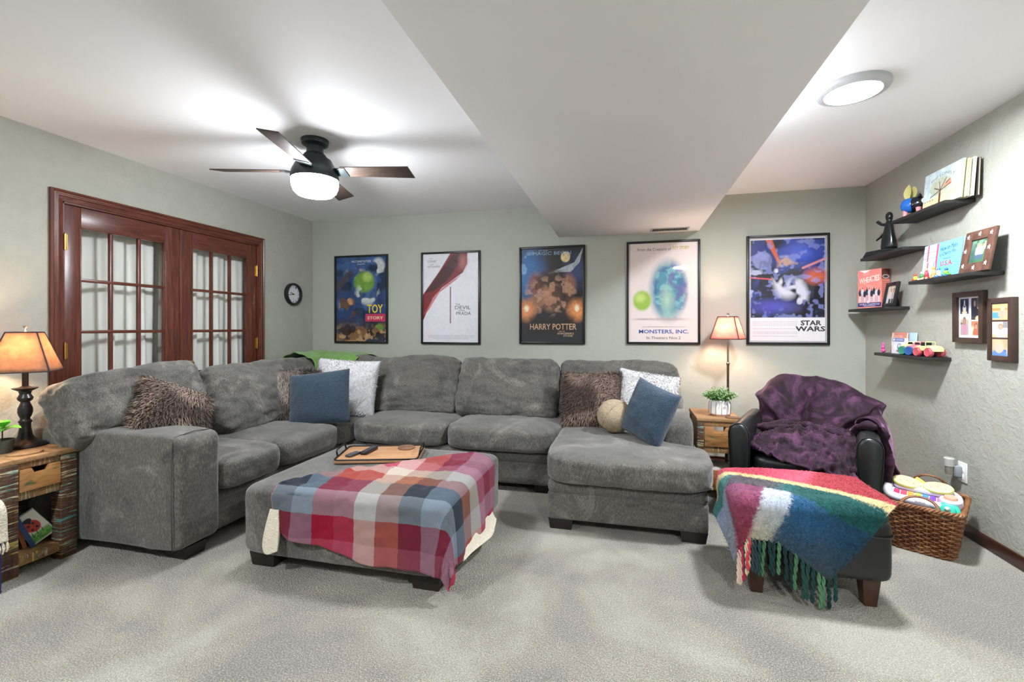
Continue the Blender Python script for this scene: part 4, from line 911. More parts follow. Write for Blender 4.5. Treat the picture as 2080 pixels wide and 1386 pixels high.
roll([(.265, .36, .585), (.275, .28, .640), (.33, .25, .662), (.385, .27, .645), (.41, .30, .57), (.425, .34, .45), (.43, .38, .30)], .028)
roll([(.245, .02, .46), (.262, -.03, .40), (.275, -.05, .33), (.285, -.048, .27)], .020)

# ------------------------------------------------------------------ leather ottoman with the fringed throw
LX0, LX1, LY0, LY1, LZ = .505, 1.125, 2.315, 2.790, .430
lo = thing('leather_ottoman', 'black leather footstool on short brown legs in front of the armchair', 'ottoman', ((LX0 + LX1) / 2, (LY0 + LY1) / 2, 0))
blk('body', LX0, LX1, LY0, LY1, .125, LZ - .03, 12, .001, 16, (0, .02, 0), 51, parent=lo, mat=M_LEATHER)
blk('cushion', LX0 - .004, LX1 + .004, LY0 - .006, LY1 + .004, LZ - .115, LZ + .012, 6, .002, 16, (0, 0, .12), 52, parent=lo, mat=M_LEATHER)
MB().tube([(x, y, LZ - .100) for x, y in [((LX0 + LX1) / 2 + a, (LY0 + LY1) / 2 + b) for a, b in rrect(LX1 - LX0 + .006, LY1 - LY0 + .008, .05)]], .004, 6, True).build('piping', M_LEATHER, lo, True)
for x, y in ((LX0 + .085, LY0 + .075), (LX1 - .075, LY0 + .075), (LX0 + .085, LY1 - .07), (LX1 - .075, LY1 - .07)):
    MB().add([(x + a * s_, y + b * s_, z) for z, s_ in ((0, .024), (.135, .036)) for a, b in ((-1, -1), (1, -1), (1, 1), (-1, 1))], [(3, 2, 1, 0), (4, 5, 6, 7), (0, 1, 5, 4), (1, 2, 6, 5), (2, 3, 7, 6), (3, 0, 4, 7)]).build('leg', M_CHAIRLEG, lo, True, smooth=20)
# woven colours: columns along s, rows along t
t = NT('mohair_plaid'); tc = t.add('ShaderNodeTexCoord'); spn = t.add('ShaderNodeSeparateXYZ'); t.link(tc.outputs['UV'], spn.inputs[0]); v = t.coord()
jit = t.math('MULTIPLY', t.math('SUBTRACT', t.noise(v, 55, 4, .75), .5), .055)
su = t.math('ADD', spn.outputs[0], jit); tv = t.math('ADD', spn.outputs[1], jit)
col = t.ramp(t.math('ADD', su, .3), [(0, 'aebfd0'), (.215, 'b3bccb'), (.225, 'a2557a'), (.365, 'a25276'), (.375, 'cfd6e0'), (.475, 'cdd3da'), (.485, '2f6f9e'), (.70, '215a80'), (.80, '1f4a62')])
t0 = NT  # rows
low = t.ramp(t.math('ADD', su, .3), [(.20, '98a2ae'), (.24, 'a82c48'), (.36, 'a83a50'), (.39, 'd0c8b0'), (.46, 'c4c0ae'), (.50, '4c5858'), (.70, '3c4c50')])
rowm = t.ramp(t.math('ADD', tv, .4), [(.28, 'ffffff'), (.48, '000000')])
body = t.mix(t.math('MULTIPLY', rowm, .92), col, low)
tealcol = t.ramp(t.math('ADD', su, .3), [(0, '3f958f'), (.20, '4a9a94'), (.23, '5d5560'), (.38, '6a6068'), (.45, '2a7a78'), (.52, '0c605c')])
redcol = t.ramp(t.math('ADD', su, .3), [(0, 'c8445a'), (.30, 'ca4260'), (.42, 'd8607c'), (.50, 'da6a84'), (.54, 'c03a48')])
def step(p_): 
    n_ = t.add('ShaderNodeMapRange'); n_.inputs['From Min'].default_value = p_ - .006; n_.inputs['From Max'].default_value = p_ + .006; t.link(tv, n_.inputs['Value']); return n_.outputs[0]
c = t.mix(step(.150), body, tealcol); c = t.mix(step(.262), c, 'd9cda2'); c = t.mix(step(.312), c, redcol)
fz = t.noise(v, 95, 5, .8, 1.2); c = t.mix(.75, c, t.ramp(fz, [(.30, '3a3a3a'), (.5, '808080'), (.70, 'd0d0d0')]), 'OVERLAY'); t.base(c); t.set(rough=.95, spec=.1, sheen=.12, sheenr=.6); t.bump(fz, .8, .006); M_MOHAIR = t.m
ft = thing('fringed_throw', 'multicoloured mohair throw with a long twisted fringe over the leather footstool', 'blanket', (.80, 2.5, LZ))
LW_ = LX1 - LX0
def hemz(a):  # how far the throw hangs below the front edge
    ks = [(-.30, .13), (-.06, .145), (.05, .130), (.16, .150), (.25, .205), (.345, .285), (.42, .205), (.50, .085), (.58, -.02), (.70, -.12)]
    for (a0, h0), (a1, h1) in zip(ks, ks[1:]):
        if a <= a1: f = (a - a0) / (a1 - a0); return h0 + (h1 - h0) * f
    return -.12
nu, nv = 120, 110; P = np.zeros((nu, nv, 3)); UV = np.zeros((nu, nv, 2)); rr = .05; FH = []
for i in range(nu):
    a = -.20 + (LW_ + .015 + .20) * i / (nu - 1); bb = -hemz(a) - .02; bt = .40 + .04 * math.sin(a * 5)
    for j in range(nv):
        b = bb + (bt - bb) * j / (nv - 1); sa = max(0, rr - a); sb = max(0, rr - b); s = math.hypot(sa, sb)
        x = LX0 + max(a, rr); y = LY0 + max(b, rr); z = LZ + .030 + .014 * max(0, 1 - ((a - LW_ / 2) / (LW_ / 2)) ** 2) * max(0, 1 - ((b - .24) / .26) ** 2)
        if s > 0:
            dx, dy = -sa / s, -sb / s; ang = min(s / rr, PI / 2); l = max(0, s - rr * PI / 2); out = rr * math.sin(ang) + .022 + l * .05 + .012 * math.sin(a * 26 + 1) * min(1, l / .1); x += dx * out; y += dy * out; z -= rr * (1 - math.cos(ang)) + l
        P[i, j] = (x, y, max(z, .02) + .003 * fbm((x, y, z), 9, 3)); ca, sa_ = math.cos(R(27)), math.sin(R(27)); UV[i, j] = (a * ca - b * sa_, a * sa_ + b * ca)
    FH.append(tuple(P[i, 0]))
uvgrid('cloth', P, UV, [M_MOHAIR, M_MOHAIR], ft, .012, offset=1)
# loose mohair hairs standing off the surface
class _O: pass
rng = np.random.default_rng(4); idx = rng.integers(0, [nu - 1, nv - 1], (5200, 2)); Ng = grid_normals(P); V = []; Fc = []; 
sg = 1 if Ng[60, 100][2] > 0 else -1
hairc = {'a': []}
for k, (i, j) in enumerate(idx):
    p0 = P[i, j] + Ng[i, j] * sg * .010; d = rng.normal(0, 1, 3); d -= Ng[i, j] * (d @ Ng[i, j]); d /= np.linalg.norm(d) + 1e-9; L = .012 + .014 * rng.random(); sd = np.cross(d, Ng[i, j]) * .0007
    p1 = p0 + d * L * .5 + Ng[i, j] * sg * .006; p2 = p0 + d * L + Ng[i, j] * sg * .003; b0 = len(V); V += [p0 - sd, p0 + sd, p1 + sd, p1 - sd, p2]; Fc += [(b0, b0 + 1, b0 + 2, b0 + 3), (b0 + 3, b0 + 2, b0 + 4)]
o = mk('mohair_fuzz', [tuple(p_) for p_ in V], Fc, M_MOHAIR, ft, True, 180); o['kind'] = 'stuff'
ul = o.data.uv_layers.new(name='UVMap'); li = np.empty(len(o.data.loops), int); o.data.loops.foreach_get('vertex_index', li)
ul.data.foreach_set('uv', UV[idx[:, 0], idx[:, 1]][li // 5].reshape(-1).tolist())
TC = ['d9c2ae', 'c23350', 'b02a48', '24404c', 'd8c6a4', 'c8404a', '2b3c44', '1f4a44', '44704e', '123634', '52805c', '0f3032', '487552', '1d4640', '12383a', '52805c', '0f3232', '134040']
rg = random.Random(3)
for k in range(26):
    i = int(6 + k * (82 - 6) / 25); p0 = Vector(FH[i]); L = min(p0.z - .012, .12 + .05 * rg.random()); cx = .010 * rg.uniform(-1, 1)
    pts = [(p0.x, p0.y - .006, p0.z + .012), (p0.x + cx * .3, p0.y - .008, p0.z - L * .3), (p0.x + cx, p0.y - .010 + .006 * rg.random(), p0.z - L * .65), (p0.x + cx * .6, p0.y - .006, p0.z - L)]
    q = catmull(pts, 14); m_ = simple('tassel_' + TC[k * 18 // 26], TC[k * 18 // 26], .95, bump=.6, bscale=200, bdist=.004)
    ts = MB()
    for ph in (0, PI): ts.tube([(c_[0] + .0042 * math.cos(n_ * 1.1 + ph), c_[1] + .0042 * math.sin(n_ * 1.1 + ph), c_[2]) for n_, c_ in enumerate(q)], [.0052] * 13 + [.003], 6)
    ts.build('tassel', m_, ft, True, smooth=180)
# ------------------------------------------------------------------ wall clock
ck = thing('wall_clock', 'small round black-rimmed white wall clock beside the glazed doors', 'clock', (XL, 4.166, 1.593), R(90))
Mc = Matrix.Rotation(PI / 2, 4, 'X')
MB().lathe([(.085, 0), (.116, 0), (.118, .030), (.112, .042), (.102, .044), (.098, .030), (.098, .016), (.085, .013), (.085, 0)], 56, M=Mc, cap=False).build('case', M_FRAMEBLK, ck)
MB().lathe([(.001, .014), (.099, .014), (.099, .015), (.001, .016)], 48, M=Mc).build('dial', simple('clock_dial', 'dcdce2', .5), ck)
for k in range(12):
    a = R(90 - 30 * (k + 1)); text(ck, str(k + 1), .080 * math.cos(a), .080 * math.sin(a), .018 if k < 9 else .024, .020, '2a2a2c', -.0175, name='numeral')
def hand(ang, L, w_):
    Mh = Matrix.Rotation(-R(ang), 4, 'Y'); MB().box(-w_, w_, -.0205, -.019, -.012, L, 0, M=Mh).build('hand', M_FRAMEBLK, ck)
hand(68, .045, .003); hand(99, .070, .0025)
MB().lathe([(.006, .018), (.006, .023), (.001, .024)], 14, M=Mc).build('hub', M_FRAMEBLK, ck)
MB().lathe([(.001, .030), (.098, .030), (.098, .031), (.001, .031)], 40, M=Mc).build('glass', M_GLASS, ck)

# ------------------------------------------------------------------ framed posters
PW, PH, BD = .652, .962, .020
def frame_bars(parent, w_, h_, bd, dp, mat, z0=0, yb=0.0):
    for n_, (x0, x1, a, b) in (('frame_side', (-w_ / 2, -w_ / 2 + bd, 0, h_)), ('frame_side', (w_ / 2 - bd, w_ / 2, 0, h_)), ('frame_rail', (-w_ / 2 + bd, w_ / 2 - bd, h_ - bd, h_)), ('frame_rail', (-w_ / 2 + bd, w_ / 2 - bd, 0, bd))):
        MB().box(x0, x1, yb - dp, yb, z0 + a, z0 + b, .002).build(n_, mat, parent)
def poster(cx, z0, lab, pic):
    f = thing('framed_poster', lab, 'poster', (cx, YB - .001, z0), 0, 'framed posters in a row on the back wall')
    frame_bars(f, PW, PH, BD, .024, M_FRAMEBLK)
    MB().box(-PW / 2 + .01, PW / 2 - .01, -.008, -.002, .01, PH - .01).build('backing', M_DARK, f)
    pic.build('print', f, -PW / 2 + BD - .003, BD - .003, -.0095)
    MB().box(-PW / 2 + BD - .002, PW / 2 - BD + .002, -.0165, -.0150, BD - .002, PH - BD + .002).build('glass', M_GLASS, f, smooth=0)
    return f
IW, IH = PW - 2 * BD + .006, PH - 2 * BD + .006
def Z(f_): return BD - .003 + f_ * IH
def X(f_): return -PW / 2 + BD - .003 + f_ * IW
RES = .0050
# 1: dark blue sky with loose green, white and brown patches
p = Pic(IW, IH, RES, '23406e'); p.grad(.25, 1.1, '2c4f86', .8); p.blot(4, .55, '16283f', 11, .8); p.blot(3, .62, '4a6ea6', 4, .5)
p.poly([(0, .70), (.30, .86), (.36, .80), (0, .56)], '4b4034', a=.7); p.blot(10, .5, 'a89a86', 5, .8, mask=p.emask(.38, .80, .20, .08)); p.ell(.56, .70, .20, .12, '6f9d3c', .35); p.ell(.62, .76, .10, .06, 'a7c765', .5, a=.8); p.blot(7, .50, 'cfd2cc', 6, .9, mask=p.emask(.62, .56, .22, .12)); p.blot(8, .52, 'c9ccc8', 8, .9, mask=p.emask(.84, .88, .12, .10))
p.blot(6, .42, '6a4a30', 7, .9, mask=p.emask(.24, .44, .20, .16)); p.blot(7, .52, 'c79a6a', 9, .9, mask=p.emask(.20, .42, .14, .14)); p.rect(0, 0, 1, .22, '3a281c', .16, .9); p.blot(9, .50, '8a6644', 12, .9, mask=np.clip((.24 - p.V) * 8, 0, 1)); p.blot(11, .6, 'c4a070', 14, .8, mask=np.clip((.22 - p.V) * 8, 0, 1)); p.blot(8, .58, '6f9440', 15, .9, mask=p.emask(.84, .12, .12, .09)); p.grain(.2, 46, 3)
f = poster(-2.821, 1.070, 'black framed poster in dark blue and green with yellow title, nearest the corner', p)
p.rect(0, 0, 0, 0, '000000')
text(f, 'WALT DISNEY PICTURES', X(.50), Z(.945), .24, .022, 'dfe4ea', -.0102); text(f, 'presents', X(.50), Z(.912), .09, .016, 'dfe4ea', -.0102)
MB().box(X(.585), X(.975), -.0102, -.0098, Z(.235), Z(.325)).build('title_band', simple('ink_c2305c', 'c2305c', .5), f)
text(f, 'TOY', X(.775), Z(.385), .19, .095, 'e6c93a', -.0104, bold=.02); text(f, 'STORY', X(.78), Z(.278), .19, .034, 'f0d9a8', -.0104, bold=.02)
# 2: white sheet with a broad red and black diagonal sweep
p = Pic(IW, IH, RES, 'e2e2ea'); p.poly([(0, .54), (0, .24), (.18, .50), (.36, .62), (.72, .78), (.80, .88), (.80, 1), (.50, 1), (.30, .80)], '7c1e26'); p.poly([(.04, .56), (.30, .78), (.55, .98), (.66, 1), (.72, .94), (.45, .70), (.20, .58)], '2b1518', a=.8); p.poly([(0, .30), (.22, .54), (.45, .66), (.70, .76), (.60, .70), (.30, .56), (.10, .36)], 'c24a50', a=.8); p.line(.50, .62, .50, .22, .012, '6a2026'); p.ell(.72, .90, .08, .08, 'b56a66', .8, a=.6); p.grain(.04, 30, 2)
for y_, w_ in ((.075, .84), (.058, .80), (.042, .62)): 
    for x_ in np.arange(.5 - w_ / 2, .5 + w_ / 2, .022): p.rect(x_, y_ - .004, x_ + .014, y_ + .004, '9a9aa6', .003, .55)
f = poster(-1.779, 1.068, 'black framed white poster with a dark red diagonal shape, second from the corner', p)
text(f, 'MERYL', X(.15), Z(.945), .045, .012, '7a6a72', -.0102); text(f, 'STREEP', X(.17), Z(.915), .10, .022, '7a6a72', -.0102); text(f, 'ANNE', X(.17), Z(.880), .04, .012, '7a6a72', -.0102); text(f, 'HATHAWAY', X(.20), Z(.855), .14, .022, '7a6a72', -.0102)
text(f, 'THE', X(.63), Z(.425), .05, .018, '3c3440', -.0102); text(f, 'DEVIL', X(.72), Z(.390), .17, .036, '3c3440', -.0102); text(f, 'WEARS', X(.70), Z(.357), .07, .014, '3c3440', -.0102); text(f, 'PRADA', X(.735), Z(.325), .16, .034, '3c3440', -.0102)
# 3: night blue above, warm candle colours below
p = Pic(IW, IH, RES, '23242c'); p.ell(.12, .72, .26, .26, '2f6fae', .8, a=.9); p.ell(.88, .74, .18, .16, '3a4a78', .8, a=.8); p.blot(7, .54, '7fb2dc', 21, .8, mask=p.emask(.16, .78, .25, .18)); p.ell(.72, .90, .075, .055, 'e6cf9a', .15); p.blot(12, .5, '15161c', 22, .8, mask=p.emask(.66, .86, .2, .07)); p.poly([(.40, .72), (.86, .84), (1, 1), (.94, .84), (.80, .74), (.62, .74)], 'c8d0d8', a=.75)
for cx_, cy_, rx_, ry_, c_ in ((.26, .62, .14, .12, '8e4a40'), (.76, .60, .12, .12, 'a06f58'), (.24, .42, .12, .10, '9a6a52'), (.74, .42, .13, .10, '4f362c')): p.ell(cx_, cy_, rx_, ry_, c_, .6, a=.9)
p.ell(.50, .60, .22, .16, '4a3026', .5); p.ell(.49, .48, .17, .14, 'b98468', .55, a=.9); p.blot(9, .54, '2c1c18', 24, .8, mask=p.emask(.5, .56, .3, .2)); p.blot(10, .56, 'c79a80', 25, .7, mask=p.emask(.5, .5, .45, .2)); p.ell(.09, .34, .13, .10, 'e8965a', .9); p.ell(.90, .34, .13, .10, 'e8965a', .9); p.ell(.09, .36, .035, .035, 'fff0c8', .6); p.ell(.90, .36, .035, .035, 'fff0c8', .6); p.rect(.15, .10, .85, .26, '241612', .08, .85); p.grain(.2, 50, 7)
f = poster(-.716, 1.078, 'black framed dark poster with blue sky and candle glow, middle of the five', p)
text(f, 'LET THE', X(.36), Z(.975), .09, .012, '9db7d6', -.0102); text(f, 'MAGIC BEGIN', X(.50), Z(.945), .38, .032, '8fb0d2', -.0102); text(f, 'HARRY POTTER', X(.52), Z(.165), .46, .060, 'cfa98a', -.0102, bold=.01)
text(f, 'AND THE', X(.66), Z(.115), .06, .010, 'd9bd96', -.0102); text(f, "SORCERER'S", X(.72), Z(.093), .16, .018, 'd9bd96', -.0102); text(f, 'STONE', X(.76), Z(.068), .09, .016, 'd9bd96', -.0102)
# 4: pale pink sheet with a big teal-blue and a small green patch
p = Pic(IW, IH, RES, 'e9dcd8'); p.ell(.58, .52, .25, .28, '4f93a8', .5); p.blot(9, .50, '3f6f9c', 31, .85, mask=p.emask(.60, .52, .24, .27, .3)); p.blot(12, .55, '7fc0c4', 32, .8, mask=p.emask(.57, .52, .22, .26, .3)); p.blot(8, .58, '6a5aa0', 33, .7, mask=p.emask(.62, .58, .22, .22, .3)); p.ell(.56, .42, .10, .14, 'a9cdb4', .9, a=.7); p.ell(.20, .42, .13, .10, '9cbf4a', .3); p.ell(.17, .45, .08, .05, 'c4dc7c', .7, a=.8); p.ell(.58, .232, .28, .014, 'b9aaa6', .8, a=.7); p.ell(.22, .232, .16, .010, 'b9aaa6', .8, a=.7); p.grain(.02, 40, 5)
f = poster(.325, 1.085, 'black framed pale pink poster with a teal patch, left of the floor lamp', p)
text(f, 'From the Creators of', X(.375), Z(.935), .30, .028, '232326', -.0102); text(f, 'TOY STORY', X(.755), Z(.942), .15, .030, 'c9a83a', -.0102, bold=.02); text(f, 'WALT DISNEY PICTURES PRESENTS A  PIXAR  ANIMATION STUDIOS FILM', X(.51), Z(.155), .38, .010, '8a8288', -.0102)
text(f, 'MONSTERS, INC.', X(.51), Z(.105), .44, .042, '1f4f9c', -.0102, bold=.02); text(f, 'In Theaters Nov.2', X(.51), Z(.046), .30, .026, '232326', -.0102)
# 5: black and blue night scene over a white foot
p = Pic(IW, IH, RES, 'e4e0e4'); p.rect(.012, .008, .988, .992, '3a3a40', .004); p.rect(.018, .012, .982, .988, 'e6e2e6', .004); p.rect(.03, .235, .97, .975, '171b2c', .004); m_ = ((p.U > .03) & (p.U < .97) & (p.V > .235) & (p.V < .975)).astype(float)
p.blot(5, .50, '2b3a8a', 41, .8, mask=m_); p.blot(4, .60, '0e1018', 43, .9, mask=m_); p.ell(.68, .84, .24, .12, '3f58c8', .9, a=.85); p.ell(.18, .78, .125, .085, '8088b8', .12); p.blot(9, .5, '5a6498', 44, .7, mask=p.emask(.18, .78, .125, .085, .1)); p.poly([(.22, .975), (.31, .975), (.42, .74), (.38, .76)], 'd8622f', a=.9); p.line(.03, .62, .30, .60, .012, 'd8555a'); p.line(.70, .70, .97, .78, .022, 'e08a90', .9); p.ell(.86, .62, .14, .07, 'd0603a', .8, a=.9)
p.blot(14, .55, '8a94d8', 50, .6, mask=m_); p.blot(6, .46, 'd8d8e4', 46, .95, mask=p.emask(.50, .62, .18, .20)); p.blot(7, .5, 'c9a080', 47, .8, mask=p.emask(.52, .72, .14, .10)); p.blot(6, .52, 'dadae6', 48, .9, mask=p.emask(.60, .44, .16, .16)); p.blot(10, .6, 'b8c0e0', 49, .8, mask=p.emask(.10, .56, .12, .16)); p.ell(.32, .34, .30, .07, '4448b0', .8, a=.7)
for y_ in (.195, .178, .162, .130, .100, .085, .060):
    for x_ in np.arange(.06, .62, .026): p.rect(x_, y_ - .003, x_ + .017, y_ + .003, '8a868e', .003, .55)
f = poster(1.362, 1.091, 'black framed poster with a dark starry scene and white foot, nearest the shelves', p)
text(f, 'STAR', X(.80), Z(.185), .16, .044, '22232c', -.0102, bold=.03); text(f, 'WARS', X(.79), Z(.130), .23, .044, '22232c', -.0102, bold=.03)

# ------------------------------------------------------------------ shelves on the right wall
def shelf(y0, y1, zt, lab, dp=.152):
    s = MB().box(XR - dp, XR - .0005, y0, y1, zt - .021, zt, .0015).build('wall_shelf', M_SHELF, None); bpy.data.objects[s.name]
    return tag(s, lab, 'shelf', 'black floating shelves on the right wall')
Z1, Z2, Z3, Z4, Z5 = 1.988, 1.787, 1.543, 1.391, 1.052
shelf(3.232, 3.795, Z1, 'topmost black floating shelf holding picture books'); shelf(3.66, 4.235, Z2, 'black floating shelf carrying the dark statuette'); shelf(3.022, 3.59, Z3, 'black floating shelf with the blue book and star-studded frame')
shelf(3.872, 4.44, Z4, 'black floating shelf with the orange cereal box'); shelf(3.438, 4.03, Z5, 'lowest black floating shelf with toy cars', .150)
RW = R(-90)
# shelf 1: picture books and the winged pig bank
def sbook(lab, x, yc, z, w_, h_, th, cover, lean=-4, group='picture books on the top shelf', rz=-90):
    return book('book', lab, 'book', (x, yc, z), (R(lean), 0, R(rz)), w_, h_, th, cover, None, group)
b = sbook('square picture book with a brown tree on a pale blue and sand cover', 1.862, 3.360, Z1 + .002, .350, .225, .010, 'cfd8d4', -5)
p = Pic(.346, .221, .003, 'b9cdd2'); p.blot(16, .5, 'd3dfdf', 51, .8); p.poly([(0, 0), (1, 0), (1, .34), (.5, .30), (0, .22)], 'd9c39a'); p.blot(18, .5, 'e6d6b4', 52, .6, mask=np.clip((.3 - p.V) * 9, 0, 1)); p.ell(.47, .52, .30, .26, 'a9b3a0', .25, a=.8); p.blot(20, .5, 'c2bfa4', 53, .7, mask=p.emask(.47, .55, .28, .22)); p.poly([(.50, .46), (.76, .46), (.72, .62), (.60, .58)], 'd98a70', a=.9); p.poly([(.43, 0), (.49, 0), (.48, .42), (.44, .42)], '5d3c2e')
for a0, a1 in (((.45, .40), (.20, .30)), ((.45, .42), (.30, .52)), ((.46, .42), (.42, .66)), ((.47, .42), (.60, .70)), ((.47, .40), (.72, .50)), ((.60, .54), (.70, .62))): p.line(*a0, *a1, .012, '4d3226')
for x_ in (.06, .13, .20, .27): p.ell(x_, .21, .015, .015, '3a3a3a', .3)
p.build('print', b, -.173, .002, -.0056); text(b, 'THE LONELY', .0, .158, .22, .018, '5f6f74', -.0060, arc=.030)
sbook('pale yellow picture book behind the tree cover', 1.885, 3.345, Z1 + .002, .345, .218, .012, 'e3d9a6', -4); sbook('white picture book behind the yellow one on the top shelf', 1.905, 3.335, Z1 + .002, .34, .222, .010, 'e9edf2', -4); sbook('dark brown picture book nearest the wall on the top shelf', 1.930, 3.33, Z1 + .001, .335, .215, .012, '3a342e', -2)
pig = thing('winged_pig_bank', 'glossy blue and black pig figurine with yellow wings on the top shelf', 'figurine', (1.875, 3.64, Z1), R(-60))
M_PIGB = simple('pig_black_glaze', '15181d', .15); M_PIGBL = simple('pig_blue_glaze', '1f62b8', .15); M_PIGP = simple('pig_pink', 'd88a8c', .3); M_WING = simple('wing_yellow', 'c4bf7c', .6)
MB().bm(cushion_mesh(.145, .115, .105, 2.2, 14, wr=0), Matrix.Translation((0, 0, .072))).build('body', M_PIGB, pig, smooth=180)
MB().bm(cushion_mesh(.10, .085, .098, 2.2, 12, wr=0), Matrix.Translation((-.022, -.021, .072))).build('side_patch', M_PIGBL, pig, smooth=180)
MB().lathe([(.001, 0), (.018, 0), (.021, .012), (.019, .024), (.001, .026)], 20, M=Matrix.Translation((.058, -.02, .080)) @ Matrix.Rotation(R(75), 4, 'Y')).build('snout', simple('snout_cream', 'd8d0c4', .3), pig)
for s in (-.006, .006): MB().lathe([(.001, 0), (.004, 0), (.001, .002)], 8, M=Matrix.Translation((.0835, -.02 + s, .087)) @ Matrix.Rotation(R(75), 4, 'Y')).build('nostril', M_PIGB, pig)
for x_, y_ in ((-.04, -.035), (-.04, .035), (.04, -.035), (.04, .035)): MB().lathe([(.001, 0), (.014, 0), (.013, .02), (.016, .045), (.001, .046)], 14, (x_, y_, 0)).build('leg', M_PIGP, pig)
for s, an in ((-1, 20), (1, -8)): MB().grid(leaf_mesh(.105, .055, .10, 8), Matrix.Translation((-.035, s * .018, .110)) @ Matrix.Rotation(R(10 * s), 4, 'Z') @ Matrix.Rotation(R(82 + an * .4), 4, 'X')).build('wing', M_WING, pig, smooth=180)
for s in (-1, 1): MB().lathe([(.012, 0), (.008, .014), (.001, .024)], 10, (.045, s * .03, .112)).build('ear', M_PIGB, pig)
# shelf 2: plain dark statuette on a wedge base
st = thing('statuette', 'plain glossy black abstract statuette on a rough black base', 'figurine', (1.878, 3.985, Z2), RW)
M_STAT = simple('statuette_black', '101213', .22, c2='1c2022', scale=12)
MB().prism([(-.26, .006), (-.20, .045), (.06, .030), (.20, .004), (.20, 0), (-.22, 0)], -.055, .055, 'y', bev=.006).build('base', simple('rough_black', '17191a', .6, c2='2a2d2e', scale=30, bump=.6, bscale=60, bdist=.006), st)
prof = [(.001, .028), (.055, .030), (.058, .05), (.050, .10), (.040, .16), (.030, .21), (.024, .232), (.020, .240), (.024, .252), (.028, .270), (.024, .290), (.012, .303), (.001, .306)]
vs = []; n = 28
mb = MB(); mb.lathe(prof, n, (.02, 0, 0))
for i, (x, y, z) in enumerate(mb.v):
    a = math.atan2(y, x - .02); f = 1 + .14 * math.sin(3 * a + z * 14) * max(0, 1 - abs(z - .12) / .12); mb.v[i] = (.02 + (x - .02) * f, y * f * .8, z)
mb.build('form', M_STAT, st, smooth=180)
MB().tube([(.0, -.01, .215), (-.035, -.02, .222), (-.075, -.03, .252)], [.013, .010, .012], 10).build('limb', M_STAT, st)
MB().tube([(.0, -.015, .16), (-.03, -.035, .125), (-.06, -.045, .11)], [.010, .008, .006], 8).build('limb', M_STAT, st)
# shelf 3: blue book, small toys, studded frame
b = sbook('upright picture book with a sky blue cover and striped border', 1.880, 3.405, Z3 + .002, .355, .225, .010, '7fb6e0', -6, 'things on the middle shelf')
p = Pic(.351, .221, .003, '6fb2e6'); p.grad(.0, 1.0, '8cc4ee', .6); p.rect(0, 0, .40, 1, 'e6e8ee', .01); p.rect(.10, .52, .14, 1, 'c0506c', .01); p.rect(.35, .1, .40, 1, 'c0506c', .01); p.rect(.12, 0, .16, .50, 'c0506c', .01); p.rect(0, .60, .36, .62, '6a7482', .008); p.rect(0, .78, .36, .80, '6a7482', .008); p.ell(.27, .36, .09, .20, 'f2efe6', .1); p.ell(.27, .33, .065, .17, 'c8ccd2', .15); p.rect(.30, .2, .34, .5, '6f9bd0', .02, .8)
for x_ in (.05, .20, .27): p.rect(x_, .63, x_ + .03, .77, 'a9b9cc', .01, .7)
p.build('print', b, -.1755, .002, -.0056); text(b, 'How to Make', .062, .185, .150, .028, '1f5a6a', -.0060, shear=.25, slope=.08); text(b, 'a Cherry Pie', .055, .148, .140, .028, '1f5a6a', -.0060, shear=.25, slope=.08); text(b, 'and see the', .055, .118, .062, .010, '2f4a78', -.0060); text(b, 'U.S.A.', .055, .088, .110, .030, 'c4483e', -.0060, bold=.02)
TOYC = [('e2c84a', 'c94a3a'), ('3f8f4a', 'e8d9c0'), ('c04a54', 'e6b48c'), ('d8b070', 'e0a04a'), ('e6dcc8', '4f86c0'), ('7fbf3a', '2b6aa0')]
TOYN = ['yellow round toy at the far end', 'green and cream toy second from the end', 'red skirted toy third in the row', 'tan toy fourth in the row', 'white and blue toy fifth in the row', 'lime green toy nearest the studded frame']
for i, (c1, c2_) in enumerate(TOYC):
    y_ = 3.56 - .058 * i; tt = thing('toy_figure', TOYN[i] + ' before the sky blue book', 'toy', (1.832 + .006 * (i % 2), y_, Z3), R(-90 + 15 * (i % 3 - 1)), 'small toys on the middle shelf')
    MB().box(-.020, .020, -.012, .012, .006, .016, .004).build('cart', simple('toy_' + c1, c1, .35), tt)
    for s in (-1, 1): MB().lathe([(.001, -.002), (.007, -.002), (.007, .002), (.001, .002)], 12, M=Matrix.Translation((s * .012, -.013, .007)) @ Matrix.Rotation(PI / 2, 4, 'X')).build('wheel', simple('toy_' + c2_, c2_, .35), tt)
    hgt = (.018, .026, .040, .042, .030, .022)[i]; MB().lathe([(.001, .014), (.013, .014), (.011, .014 + hgt * .6), (.006, .014 + hgt), (.001, .014 + hgt)], 14).build('body', simple('toy_' + c1, c1, .35), tt, smooth=180)
    MB().bm(cushion_mesh(.018, .018, .018, 2, 6, wr=0), Matrix.Translation((0, 0, .020 + hgt))).build('head', simple('toy_' + c2_, c2_, .35), tt, smooth=180)
def desk_frame(lab, x, yc, z, w_, h_, bd, dp, lean, mat, pic, glaze=True, easel=True):
    f = thing('photo_frame', lab, 'picture frame', (x, yc, z), 0); f.rotation_euler = (R(lean), 0, RW)
    frame_bars(f, w_, h_, bd, dp, mat); MB().box(-w_ / 2 + .004, w_ / 2 - .004, -.004, .002, .004, h_ - .004).build('backing', M_DARK, f)
    pic.build('print', f, -w_ / 2 + bd - .002, bd - .002, -.0055)
    MB().box(-w_ / 2 + bd, w_ / 2 - bd, -.0085, -.0075, bd, h_ - bd).build('glass', M_GLASS, f, smooth=0)
    if easel: MB().prism([(.002, .0), (.055, .0), (.004, h_ * .8)], -.02, .02, 'x').build('easel_back', M_DARK, f)
    return f
